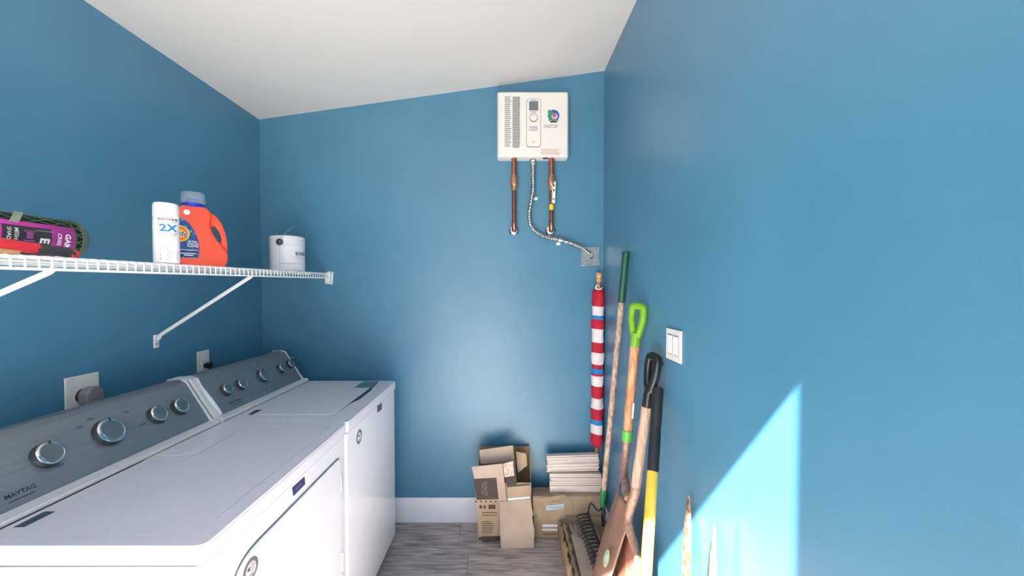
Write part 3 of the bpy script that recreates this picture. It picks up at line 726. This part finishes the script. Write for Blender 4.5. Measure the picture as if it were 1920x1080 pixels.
disk(stt, f, -.012, .002, .023, M['sgreen'], 'sticker_print', lift=.0006)
disk(stt, f, -.024, .026, .011, M['sgreen'], 'sticker_print', lift=.0007)
disk(stt, f, .006, .0, .018, M['bluelab'], 'sticker_print', lift=.0008)
disk(stt, f, .004, .006, .012, M['spink'], 'sticker_print', lift=.001)
rects(stt, lambda u, v: f(u, v)+V((0, -.0012, 0)), [(-.03, -.027, .028, -.018), (-.02, -.037, .02, -.029)], M['dkgrey'])
rects(stt, lambda u, v: f(u, v)+V((0, -.0015, 0)), [(-.026, -.0245, .024, -.021)], M['tan'])
text(wh, '10/27/23', hf(1031, 237), .026, M['print'], 0.0, shear=.4, xs=.9)
build('drain_plug', B().box(P(1018, 297, y=D-.06).x, P(1028, 297, y=D-.06).x, D-.062, D-.05, hz0-.004, hz0+.002), M['black'], wh)

# copper pipes
PY = D-.045
def pipe(label, px, ends):
    x = P(px, 350, y=PY).x
    t = thing('copper_pipe', label, 'pipe', (x, D, P(px, 430, y=PY).z), 'copper pipes below the water heater')
    zt = hz0+.001; ze = P(px, 430, y=PY).z; zf = P(px, 342, y=PY).z
    build('upper_tube', B().lathe([(.0155, 0), (.0155, zt-zf-.02), (.017, zt-zf-.02), (.017, zt-zf)], (x, PY, zf), n=20), M['copper'], t)
    build('union', B().lathe([(.013, -.05), (.0155, -.048), (.0155, -.028), (.019, -.026), (.0235, -.018), (.0245, -.01), (.0245, .012), (.021, .02), (.019, .034), (.017, .036)], (x, PY, zf), n=24), M['brass'], t)
    for z in (zf+.04, zf-.035): build('solder_ring', B().lathe([(.017, -.003), (.0185, 0), (.017, .003)], (x, PY, z), n=20), M['brass'], t)
    pts = [V((x, PY, zf-.04)), V((x, PY, ze+.03)), V((x, PY, ze+.014)), V((x, PY+.006, ze+.004)), V((x, PY+.02, ze)), V((x, D-.002, ze))]
    build('lower_tube', B().tube(pts, .0125, 16), M['copperdk'], t)
    build('elbow', B().tube([V((x, PY, ze+.035)), V((x, PY, ze+.014)), V((x, PY+.006, ze+.004)), V((x, PY+.02, ze))], .0152, 16), M['copper'], t)
    build('escutcheon', B().lathe([(.034, 0), (.033, .004), (.024, .012), (.015, .014)], (x, D-.0005, ze), (0, -1, 0), 28), M['chrome'], t)
    return t, x, zf, ze
pipe('left copper pipe below the water heater, bare, ending in a chrome wall flange', 964, 0)
t2, x2, zf2, ze2 = pipe('right copper pipe below the water heater with a white paper tag and yellow tape', 1034, 0)
tg = build('paper_tag', B().prism([(x2+.004, PY-.018, zf2-.005), (x2+.022, PY-.022, zf2+.0), (x2+.018, PY-.022, zf2-.13), (x2+.002, PY-.018, zf2-.125)], (0, -.0008, 0)), M['white'], t2, smooth=0)
rects(tg, lambda u, v: V((x2+.010+u, PY-.0235, zf2+v)), [(-.004, -.03, .006, -.018), (-.003, -.06, .005, -.045), (-.004, -.108, .005, -.100)], M['print'])
build('yellow_tape', B().lathe([(.0135, 0), (.0142, .004), (.0142, .03), (.0135, .034)], (x2, PY, zf2-.165), n=16), M['tyellow'], t2)
# flexible conduit
cpts = [(999, 300), (999.5, 330), (999.5, 355), (996, 378), (992.5, 402), (996, 424), (1010, 438), (1030, 446), (1052, 450), (1075, 458), (1092, 466), (1106, 476)]
pts = [P(a_, b_, y=D-(.04 if i < 4 else .022)) for i, (a_, b_) in enumerate(cpts)]
pts[0].z = hz0+.0; pts[-1] = P(1107, 477, y=D-.012)
pts = catmull(pts, 24)
fc = thing('flexible_conduit', 'silver corrugated flexible conduit from water heater to wall box', 'conduit', (pts[0].x, D, pts[-1].z))
tot = 0; rs = [];
for i, p in enumerate(pts):
    if i: tot += (p-pts[i-1]).length
    rs.append(.0125+.0018*math.sin(tot/.0075*2*math.pi))
build('conduit_tube', B().tube(pts, rs, 12), M['steel'], fc, smooth=60)
build('connector', B().lathe([(.018, 0), (.02, -.004), (.02, -.014), (.016, -.018), (.016, -.034), (.014, -.036)], (pts[0].x, pts[0].y, hz0+.0), n=6), M['steel'], fc)
def clampit(px, py, dx, dz):
    i = min(range(len(pts)), key=lambda k: abs(pts[k].x-P(px, py, y=D-.03).x)+abs(pts[k].z-P(px, py, y=D-.03).z)); p = pts[i]; tt = (pts[min(i+1, len(pts)-1)]-pts[i-1]).normalized()
    c_ = build('pipe_strap', B().lathe([(.0148, -.009), (.016, -.008), (.016, .008), (.0148, .009)], p, tt, 20), M['steel'], fc)
    build('strap_tab', B().obox(V((p.x+dx, D-.004, p.z+dz)), (.012, 0, 0), (0, .0035, 0), (0, 0, .009)), M['white'], c_, bevel=.002)
clampit(998, 369, .024, -.004); clampit(1050, 450, -.008, -.022)
a = P(1090.5, 463, y=D-.003); b2 = P(1124, 498, y=D-.003)
jb = thing('junction_box_cover', 'square galvanized junction box cover in the corner on the back wall', 'cover plate', ((a.x+b2.x)/2, D, b2.z))
build('cover_plate', B().box(a.x, b2.x, D-.005, D, b2.z, a.z), M['steel'], jb, bevel=.0015)
for sx, sz in ((.2, .15), (.8, .15), (.2, .85), (.8, .85)):
    build('screw', B().lathe([(.005, 0), (.004, .002), (0, .0025)], (a.x+(b2.x-a.x)*sx, D-.005, b2.z+(a.z-b2.z)*sz), (0, -1, 0), 12), M['chrome'], jb)
build('bushing', B().lathe([(.021, 0), (.022, .003), (.017, .008), (.015, .008)], P(1107, 478, y=D-.005), (0, -1, 0), 20), M['chrome'], jb)

# ------------------------------------------------------------ cartons by the back wall
cy0 = P(900, 1014, z=0).y
X = lambda px, y=cy0: P(px, 900, y=y).x
Z = lambda py, y=cy0: P(948, py, y=y).z
cb = thing('torn_carton', 'tall torn open cardboard carton with dark print, leftmost of the boxes at the back wall', 'box', ((X(893)+X(995))/2, cy0+.07, 0))
xa, xb = X(896), X(996); dpt = D-.02-cy0
zt = Z(868)
build('back_panel', B().box(xa, xb, cy0+dpt-.004, cy0+dpt, 0, Z(858)), M['carddk'], cb, smooth=0)
build('bottom_panel', B().box(xa, xb, cy0, cy0+dpt, 0, .004), M['card'], cb, smooth=0)
build('side_panel', B().prism([(xa, cy0, 0), (xa, cy0+dpt, 0), (xa, cy0+dpt, Z(862)), (xa, cy0, Z(880))], (.004, 0, 0)), M['card'], cb, smooth=0)
jag = [(xb, cy0+.0, 0), (xb, cy0+dpt, 0), (xb, cy0+dpt, Z(862)), (xb, cy0+.10, Z(875)), (xb, cy0+.07, Z(892)), (xb, cy0+.05, Z(905)), (xb, cy0+.02, Z(912)), (xb, cy0+.015, Z(930)), (xb, cy0, Z(935))]
build('side_panel', B().prism(jag, (-.004, 0, 0)), M['carddk'], cb, smooth=0)
f = flat((X(893), cy0-.006, 0), (1, 0, 0), (0, 0, 1))
fz = lambda px, py, dy=0.0: V((X(px), cy0-dy, Z(py)))
def flap(name, pts_px, dy, m, th=.004, parent=cb, bend=None):
    ps = [fz(a_, b_, dy + (bend(b_) if bend else 0)) for a_, b_ in pts_px]
    return build(name, B().prism(ps, (0, th, 0)), m, parent, smooth=0)
flap('front_panel', ((895, 938), (938, 937), (939, 1003), (901, 1006)), .004, M['card'])
flap('front_panel', ((940, 905), (996, 905), (998, 1000), (940, 1000)), .002, M['card'])
fp = flap('hanging_flap', ((885, 872), (942, 866), (950, 935), (893, 935), (890, 893)), .022, M['cardpale'])
flap('printed_panel', ((889, 894), (931, 892), (935, 932), (894, 933)), .0228, M['cardprint'], .0006, fp)
text(fp, '16 SQ FT', flat(fz(911, 912, .0236), (0, 0, -1), (1, 0, 0)), .022, M['gprint'], 0)
text(fp, 'WALL TILE', flat(fz(905, 912, .0236), (0, 0, -1), (1, 0, 0)), .014, M['gprint'], 0)
rects(fp, lambda u, v: fz(u, v, .0236), [(892+9*k, 937.5, 895+9*k, 934.5) for k in range(5)], M['cardprint'])
bp = flap('band_panel', ((893, 934.5), (938, 933), (943, 1003), (897, 1005)), .012, M['card'])
rects(bp, lambda u, v: fz(u, v, .0126), [(899, 951, 904, 945), (907, 951, 911, 945), (916, 952, 929, 944)]+[(902+random.random()*3, 958+5*k, 932, 959.5+5*k) for k in range(2)]
      + [(904, 975+k*3.4, 921+random.random()*6, 976.2+k*3.4) for k in range(7)], M['cardprint'])
flap('dark_strip', ((901, 1003.5), (941, 1002), (940, 1011), (905, 1014)), .013, M['cardprint'])
fb = flap('top_flap', ((898, 851), (962, 842), (965, 872), (900, 879)), -.05, M['cardpale'], .004)
flap('top_flap', ((942, 866), (965, 860), (969, 906), (950, 909)), .012, M['cardprint'], .004)
flap('packing_tape', ((943, 868), (962, 862), (964, 890), (946, 893)), .0128, M['packtape'], .0006)
flap('inner_flap', ((968, 858), (988, 862), (990, 885), (972, 900)), -.08, M['card'], .004)
flap('middle_flap', ((951, 911), (994, 907), (993, 931), (951, 934)), .016, M['card'], .004)
flap('white_edge', ((952, 931.5), (993, 927.5), (993, 931), (952, 935)), .019, M['base'], .002)
hp = [(936, 938), (994, 933), (996, 945), (999, 960), (997, 965), (1001, 985), (999.5, 1022), (940, 1029), (937, 985)]
def hb(py): return .012+.055*max(0, (py-935)/90)
vsf = [V((X(a_), cy0-hb(b_), Z(b_))) for a_, b_ in hp]; 
for v in vsf: v.z = max(v.z, .002)
build('long_flap', B().prism(vsf, (0, .004, 0)), M['cardpale'], cb, smooth=0)
# right cartons
ry = P(1060, 1009, z=0).y; RX = lambda px: P(px, 900, y=ry).x; RZ = lambda py: P(948, py, y=ry).z
zmid, ztop_ = RZ(966), RZ(930)
x0c, x1c = RX(1000), XR-.03
def carton(label, x0, x1, y0, y1, z0, z1, m):
    t = thing('cardboard_box', label, 'box', ((x0+x1)/2, (y0+y1)/2, z0))
    bo = build('carton_body', B().box(x0, x1, y0, y1, z0, z1-.003), m, t, bevel=.003)
    xm = x0+(x1-x0)*.52
    build('top_flap', B().box(x0+.001, xm-.0015, y0+.001, y1-.001, z1-.003, z1-.0002), m, t, smooth=0)
    build('top_flap', B().box(xm+.0015, x1-.001, y0+.001, y1-.001, z1-.003, z1-.0002), m, t, smooth=0)
    return t
c1 = carton('flat brown carton on the floor, lower of the two under the pale tiles', x0c, x1c-.01, ry, D-.058, 0, zmid-.002, M['card'])
c2 = carton('flat brown carton with light blue label, upper of the two under the pale tiles', x0c-.004, x1c, ry-.004, D-.058, zmid, ztop_, M['card'])
f = lambda px, py: V((RX(px), ry-.0046, RZ(py)))
tp_ = build('torn_front', B().prism([f(a_, b_) for a_, b_ in ((1006, 934), (1060, 926), (1060, 971), (1030, 973), (1008, 976))], (0, -.003, 0)), M['card'], c2, smooth=0)
build('shipping_label', B().prism([f(a_, b_)+V((0, -.0035, 0)) for a_, b_ in ((1024, 947), (1057, 943), (1057, 952), (1024, 955.5))], (0, -.0005, 0)), M['bluelab'], tp_, smooth=0)
rects(c2, lambda u, v: f(u, v)+V((0, -.0042, 0)), [(1033, 939, 1049, 937), (1028, 950.3, 1055, 949.3)], M['carddk'])
rects(c2, lambda u, v: f(u, v)+V((0, -.001, 0)), [(1073, 933, 1073.8, 972), (1085, 938+0, 1115, 938.8), (1085, 944, 1112, 944.7), (1085, 950, 1108, 950.7)], M['carddk'])
f = lambda px, py: V((RX(px), ry-.0008, RZ(py)))
rects(c1, f, [(1017, 988, 1047, 983), (1017, 995, 1047, 991)], M['base'], 'white_print')
rects(c1, f, [(1018, 1003, 1046, 999)], M['carddk'])
# two stacks of tiles
ty0 = P(1075, 920, z=ztop_).y; TX = lambda px, y: P(px, 900, y=y).x
tt_ = .0098; td = D-.062-ty0
def stack(x0, x1, z0, n, which, tilt, dx=0.0, fwd=0.0):
    tw = x1-x0; proto = None
    for k in range(n):
        names = ('topmost', 'second from the top', 'third from the top', 'fourth from the top', 'fifth from the top', 'sixth from the top', 'seventh from the top', 'eighth from the top', 'ninth from the top', 'tenth from the top', 'bottom')
        nm = names[n-1-k] if k else 'bottommost'
        if proto is None:
            o = build('tile', B().box(-tw/2, tw/2, -td/2, td/2, 0, tt_-.0006), M['tile'], None, bevel=.0016, seg=2, origin=(0, 0, 0)); proto = o
        else:
            o = proto.copy(); COL.objects.link(o)
        j = random.uniform(-.004, .004)
        o.location = ((x0+x1)/2+j+dx*k, ty0+td/2+random.uniform(-.002, .004)+.001-fwd, z0+k*tt_+(abs(tilt)*tw/2))
        o.rotation_euler = (0, -tilt, random.uniform(-.01, .01))
        tag(o, 'long pale ceramic tile, %s in the %s stack on the carton' % (nm, which), 'tile', '%s stack of pale tiles' % which)
stack(TX(1031, ty0), TX(1127, ty0), ztop_+.0003, 11, 'lower', 0, fwd=.022)
zu = ztop_+11*tt_
stack(TX(1026, ty0), TX(1123, ty0), zu+.0008, 10, 'upper', .03)

# ------------------------------------------------------------ long flooring carton at the right with planks
fz1 = .135
fx0, fx1 = P(1062, 970, z=fz1).x-.0, XR-.03
fy1, fy0 = ry-.03, 1.32
print('floor carton', fx0, fx1, fy0, fy1)
fc_ = thing('flooring_carton', 'long open cardboard carton of flooring along the right wall under the rake', 'box', ((fx0+fx1)/2, (fy0+fy1)/2, 0))
build('carton_base', B().box(fx0-.03, fx1, fy0, fy1, 0, .09), M['carddk'], fc_, bevel=.004)
# torn wrapped left edge
b = B(); n_ = 26
def edge(u, v):
    y = fy0+(fy1-fy0)*u
    w_ = .007*math.sin(u*37)+.006*math.sin(u*91+1)+.004*math.sin(u*173)
    return V((fx0-.035-.012*math.sin(v*3)+w_*v*.6, y, .002+v*.125+w_*v*.8))
b.sheet(edge, 60, 6); build('torn_side', b, M['carddk'], fc_, solid=.003)
build('inner_lining', B().sheet(lambda u, v: V((fx0-.028+v*.02+.004*math.sin(u*60), fy0+(fy1-fy0-.02)*u, .128-.01*v+.004*math.sin(u*43))), 50, 2), M['card'], fc_, solid=.003)
build('cardboard_cover', B().prism([(fx0-.004, fy0, .0905), (fx0+.075, fy0, .0905), (fx0+.062, fy1-.17, .0905), (fx0+.004, fy1-.12, .0905)], (0, 0, .034)), M['cardpale'], fc_, bevel=.002)
def vpl(x0, x1, z0, z1, label, y0=fy0, y1=fy1):
    o = build('flooring_plank', B().prism([(x0[0], y0, z0), (x1[0], y0, z0), (x1[1], y1, z0), (x0[1], y1, z0)], (0, 0, z1-z0)), M['vplank'], None, bevel=.001, seg=1)
    return tag(o, label, 'plank', 'grey flooring planks on the long carton')
vpl((fx0+.078, fx0+.005), (fx0+.155, fx0+.065), .0905, .112, 'grey wood-look flooring plank under the rake tines on the long carton', fy0, fy1-.01)
vpl((fx0+.158, fx0+.085), (fx1-.045, fx1-.06), .0905, .106, 'grey wood-look flooring plank nearest the right wall on the long carton', fy0+.02, fy1-.02)

# ------------------------------------------------------------ rake
rt = P(1174, 471, x=XR-.018); fe = P(1129, 950, x=.515)
print('rake', rt, fe)
rk = thing('bow_rake', 'long-handled bow rake with green grip leaning in the corner, head on the flooring carton', 'rake', fe)
ax = (fe-rt).normalized(); L = (fe-rt).length
gl = (P(1166, 567, x=rt.x+ax.x*.3)-rt).length
pt = lambda s: rt+ax*s
gl = L*.2; 
zg = P(1166, 567, y=rt.y+ax.y*.28).z; gl = (rt.z-zg)/(-ax.z)
fl0 = (rt.z-P(1132, 915, y=fe.y).z)/(-ax.z)
build('handle', B().tube([pt(gl-.01), pt(fl0+.02)], .0145, 16), M['gwood'], rk)
build('grip_sleeve', B().tube([pt(0), pt(.004), pt(gl-.002), pt(gl)], [.012, .0175, .0165, .0155], 18), M['green'], rk)
build('ferrule', B().tube([pt(fl0), pt(fl0+.04), pt(L-.02), pt(L)], [.0165, .0165, .012, .009], 16), M['fgreen'], rk)
hA = P(1102, 962, z=.185); hB = P(1140, 1064, z=.165); hd = (hB-hA)
tang = pt(L)+ax*.02
for (q1, q2, q3) in (((1122, 958), (1108, 944), hA), ((1129, 965), (1137, 992), hA.lerp(hB, .62))):
    k1 = P(q1[0], q1[1], z=.22); k2 = P(q2[0], q2[1], z=.235 if q3 is hA else .2)
    build('bow_arm', B().tube(catmull([tang-ax*.03, k1, k2, q3], 7), .0042, 8), M['rakem'], rk)
build('head_bar', B().tube([hA, hB], .0075, 8), M['rakem'], rk)
tdir = V((-.065, .0, -.0))
for k in range(14):
    p0 = hA.lerp(hB, (k+.3)/14)
    pts_ = [p0, p0+V((-.02, -.002, .001)), p0+V((-.04, .001, -.004)), p0+V((-.058, .0, -.010)), p0+V((-.070, -.003, -.022))]
    build('tine', B().tube(catmull(pts_, 3), [.0048]*9+[.004, .0034, .0028, .002], 7), M['rakem'], rk)

# ------------------------------------------------------------ rolled flag on pole, in the corner
fy_ = D-.042
fx_ = P(1120, 700, y=fy_).x; ft = P(1123, 511, y=fy_)
fg = thing('rolled_flag', 'red and white striped flag with blue bands rolled around a wooden pole in the corner', 'flag', (fx_, fy_, 0))
zt_ = ft.z; xt = ft.x
sx_ = lambda z: fx_+(xt-fx_)*max(0, (z-1.0)/.5)*.9
build('pole', B().tube([(fx_-.006, fy_, .0), (fx_, fy_, .7), (sx_(zt_-.06), fy_, zt_-.03)], .0095, 14), M['knobw'], fg)
build('finial', B().lathe([(.009, -.06), (.015, -.055), (.016, -.04), (.012, -.036), (.018, -.022), (.0185, -.01), (.014, -.001), (0, .001)], (sx_(zt_), fy_, zt_), n=20), M['knobw'], fg)
build('ring_clip', B().lathe([(.013, -.004), (.0165, 0), (.013, .004)], (sx_(zt_), fy_, zt_-.066), n=20), M['steel'], fg)
build('tie_cord', B().tube(catmull([(sx_(zt_)-.014, fy_-.012, zt_-.075), (sx_(zt_)-.022, fy_-.014, zt_-.095), (sx_(zt_)+.002, fy_-.022, zt_-.102), (sx_(zt_)+.016, fy_-.012, zt_-.09)], 5), .004, 8), M['white'], fg)
bands = [(540, 573, 'cred'), (573, 590, 'cwhite'), (590, 597, 'cblue2'), (597, 615, 'cred'), (615, 640, 'cwhite'), (640, 659, 'cred'), (659, 681, 'cwhite'), (681, 689, 'cred'), (689, 698, 'cblue2'),
         (698, 702, 'cred'), (702, 721, 'cwhite'), (721, 744, 'cred'), (744, 763, 'cwhite'), (763, 784, 'cred'), (784, 793, 'cblue2'), (793, 810, 'cwhite'), (810, 838, 'cred')]
cr0 = .036
def frad(z, a): return cr0*(1+.05*math.sin(z*37)+.05*math.sin(z*61+1.3)+.05*math.sin(a*3+z*9)+.03*math.sin(a*5-z*21))
zT, zB = P(1120, 540, y=fy_).z, P(1120, 838, y=fy_).z
for (p0, p1, mm) in bands:
    za, zb_ = P(1120, p0, y=fy_).z, P(1120, p1, y=fy_).z
    b = B(); nz = 5; na = 24; vs_ = []
    for j in range(nz+1):
        z = za+(zb_-za)*j/nz
        e_ = min(1, .45+max(0, zT-z)/.03, .35+max(0, z-zB)/.045)
        for k in range(na):
            a = 2*math.pi*k/na; r_ = frad(z, a)*e_; zz = z+.006*math.sin(a+.5)+.003*math.sin(2*a)
            vs_.append((sx_(z)+math.cos(a)*r_, fy_+math.sin(a)*r_, zz))
    b.add(vs_, [(j*na+k, j*na+(k+1) % na, (j+1)*na+(k+1) % na, (j+1)*na+k) for j in range(nz) for k in range(na)])
    build('cloth_band', b, M[mm], fg, smooth=80)

# ------------------------------------------------------------ spades
def blade(parent, c, down, wide, nrm, length, width, m, name='blade', dish=.018, sq=.5):
    down, wide, nrm = V(down).normalized(), V(wide).normalized(), V(nrm).normalized()
    def f(u, v):
        s = u*2-1
        wv = 1.0 if v < sq else math.sqrt(max(0, 1-((v-sq)/(1-sq))**2.2))
        wv *= (.93+.07*min(1, v/.15))
        k = s*wv*width/2
        return V(c)+down*(v*length)+wide*k+nrm*(dish*(s*s*wv*wv)-dish*.8*math.exp(-(s*3.5)**2)*max(0, 1-v*2.2)) + nrm*(.02*v*v)
    o = build(name, B().sheet(f, 16, 20), m, parent, solid=.0028, smooth=60)
    return o
def dgrip(parent, top, ax, side, wid, hgt, r, m, name='grip', twist=0.0):
    """closed D ring: top centre, axis pointing down, side vector"""
    ax, side = V(ax).normalized(), V(side).normalized(); out = ax.cross(side)
    q = [(-.36, .0), (.36, .0), (.5, .14), (.5, .42), (.34, .75), (.12, .98), (-.12, .98), (-.34, .75), (-.5, .42), (-.5, .14)]
    pts_ = [V(top)+side*(a_*wid)+ax*(b_*hgt)+out*(twist*a_) for a_, b_ in q]
    return build(name, B().tube(catmull(pts_, 4, True), r, 12, closed=True), m, parent, smooth=60)
# green handled spade
g0 = P(1197, 573, x=XR-.035); g1 = P(1176, 815, x=.535); g2 = P(1174, 928, x=.505)
ax = (g1-g0).normalized()
sp = thing('spade', 'spade with lime green D-grip, warm wood shaft and green collar, leaning on the right wall', 'spade', (.45, g2.y, .14))
sd = V((.62, -.78, 0)); sd = (sd-ax*sd.dot(ax)).normalized()
Lg = (P(1196, 650, y=g0.y).z-g0.z)/ax.z
dgrip(sp, g0+ax*.004, ax, sd, .052, Lg*.74, .0155, M['lime'])
build('grip_socket', B().tube([g0+ax*(Lg*.66), g0+ax*(Lg*.8), g0+ax*Lg], [.019, .021, .0215], 18), M['lime'], sp)
build('shaft', B().tube([g0+ax*(Lg-.01), g1-ax*.005], .0195, 18), M['wwood'], sp)
build('paper_strip', B().obox(g0+ax*((g1-g0).length*.80)+V((.010, -.0185, 0)), ax*.035, V((.003, .0, 0)), V((0, .0006, 0))), M['white'], sp, smooth=0)
build('collar', B().tube([g1-ax*.022, g1+ax*.026], .0225, 18), M['lime2'], sp)
nk = catmull([g1+ax*.024, g1+ax*.08, P(1170, 885, x=.515), P(1174, 912, x=.507), P(1178, 935, x=.500)], 5)
build('neck', B().tube(nk, [.017]*8+[.016]*(len(nk)-8), 14), M['rust'], sp)
bt = P(1168, 925, x=.505); bdn = (P(1139, 1068, x=.45)-bt).normalized()
bdn = V((-.33, .03, -1)).normalized()
bl1 = blade(sp, bt, bdn, V((.02, 1, .12)), V((1, .05, -.25)), .46, .19, M['blade'], sq=.55)
cpl = P(1137, 1047, x=.40)
def patch_on(parent, cpt, dn, wd, n_, a_, b_, m, nm):
    dn, wd, n_ = V(dn).normalized(), V(wd).normalized(), V(n_).normalized()
    ps = [V(cpt)+dn*(math.cos(t_*.4488)*a_)+wd*(math.sin(t_*.4488)*b_)+n_*.0 for t_ in range(14)]
    return build(nm, B().prism(ps, n_*.0006), m, parent, smooth=0)
# black handled spade
k0 = P(1226, 668, x=XR-.032); k1 = P(1192, 912, x=.518); k2 = P(1197, 1037, x=.512)
ax = (k1-k0).normalized()
s2 = thing('spade', 'spade with glossy black D-grip and pale wood shaft, its rusty blade in front', 'spade', (.42, k2.y, .14))
sd = V((.70, -.71, 0)); sd = (sd-ax*sd.dot(ax)).normalized()
Lb = (P(1216, 765, y=k0.y).z-k0.z)/ax.z
dgrip(s2, k0+V((0, 0, -.004)), ax, sd, .046, Lb*.66, .0155, M['gloss'], twist=.03)
build('grip_bolt', B().lathe([(.009, 0), (.009, .004), (.006, .005)], k0+sd*.022+V((0, -.012, -.02)), V((0, -1, 0)), 14), M['black'], s2)
build('grip_socket', B().tube([k0+ax*(Lb*.58), k0+ax*(Lb*.75), k0+ax*Lb], [.016, .019, .0205], 18), M['gloss'], s2)
build('shaft', B().tube([k0+ax*(Lb-.01), k1], .0195, 18), M['lwood'], s2)
nk = catmull([k1-ax*.01, k1+ax*.03, P(1179, 965, x=.503), P(1181, 995, x=.500), P(1188, 1018, x=.506), P(1194, 1050, x=.503), P(1190, 1085, x=.485)], 5)
build('neck', B().tube(nk, [.019]*9+[.0175]*12+[.016, .015, .013, .012, .011, .010, .009, .008, .006, .004][:max(0, len(nk)-21)], 14), M['rust'], s2)
blade(s2, P(1187, 1014, x=.508), V((-.24, -.03, -1)), V((.03, 1, .2)), V((1, .05, -.25)), .36, .25, M['rblade'], sq=.5)
pt1 = patch_on(sp, P(1137, 1047, x=.418), bdn, V((.02, 1, .12)), V((-1, -.3, .25)), .034, .026, M['decal'], 'green_decal')

# yellow handled tool
y0_ = P(1234, 727, x=XR-.022); yb_ = P(1211, 1080, x=.43)
ax = (yb_-y0_).normalized(); Ly = y0_.z/(-ax.z)
print('yellow', y0_, yb_, y0_+ax*Ly)
yt = thing('fibreglass_handle_tool', 'yellow fibreglass tool handle with long black rubber grip, rightmost long handle by the switch', 'tool', y0_+ax*Ly)
lbk = (P(1226, 860, y=y0_.y-.04).z-y0_.z)/ax.z
build('rubber_grip', B().tube([y0_, y0_+ax*.004, y0_+ax*(lbk*.45), y0_+ax*(lbk*.46), y0_+ax*(lbk*.55), y0_+ax*(lbk*.56), y0_+ax*lbk], [.016, .0195, .0195, .0185, .0185, .0195, .0195], 20), M['rubber'], yt)
build('handle', B().tube([y0_+ax*(lbk-.005), y0_+ax*(Ly-.05)], .0175, 20), M['yellow'], yt)
build('end_socket', B().tube([y0_+ax*(Ly-.14), y0_+ax*(Ly-.03), y0_+ax*(Ly-.006)], [.021, .021, .014], 16), M['rakem'], yt)

# wooden stakes
def stake(label, px, py, xo, m, hw_):
    top = P(px, py, x=xo); foot = V((xo-.055, top.y-.07, 0)); a_ = (foot-top).normalized()
    L_ = (foot-top).length
    t_ = thing('wooden_stake', label, 'stake', foot, 'pointed wooden stakes leaning on the right wall')
    si = V((0, 1, 0)); si = (si-a_*si.dot(a_)).normalized(); fr_ = a_.cross(si)
    b = B(); vs_ = []
    prof_ = [(0, .12), (.02, .35), (.08, .75), (.17, 1.0), (.4, 1.0), (L_-.01, 1.0)]
    for s_, w_ in prof_:
        for i_, j_ in ((-1, -.8), (1, -1), (1, 1), (-1, .9)):
            j2 = random.uniform(-.06, .06)
            vs_.append(top+a_*s_+si*(i_*hw_*(w_+j2))+fr_*(j_*hw_*.75*(w_*.8+.2)))
    b.add(vs_, [(3, 2, 1, 0)]+[(i*4+k, i*4+(k+1) % 4, (i+1)*4+(k+1) % 4, (i+1)*4+k) for i in range(len(prof_)-1) for k in range(4)]+[tuple(range(len(vs_)-4, len(vs_)))])
    build('stake_shaft', b, m, t_, bevel=.001, smooth=0)
stake('dark brown pointed wooden stake, left one of the two below the light switch', 1292, 928, XR-.015, M['stake'], .0115)
stake('pale weathered pointed wooden stake, right one of the two, in the sunlit patch', 1340, 984, XR-.03, M['stakel'], .0095)
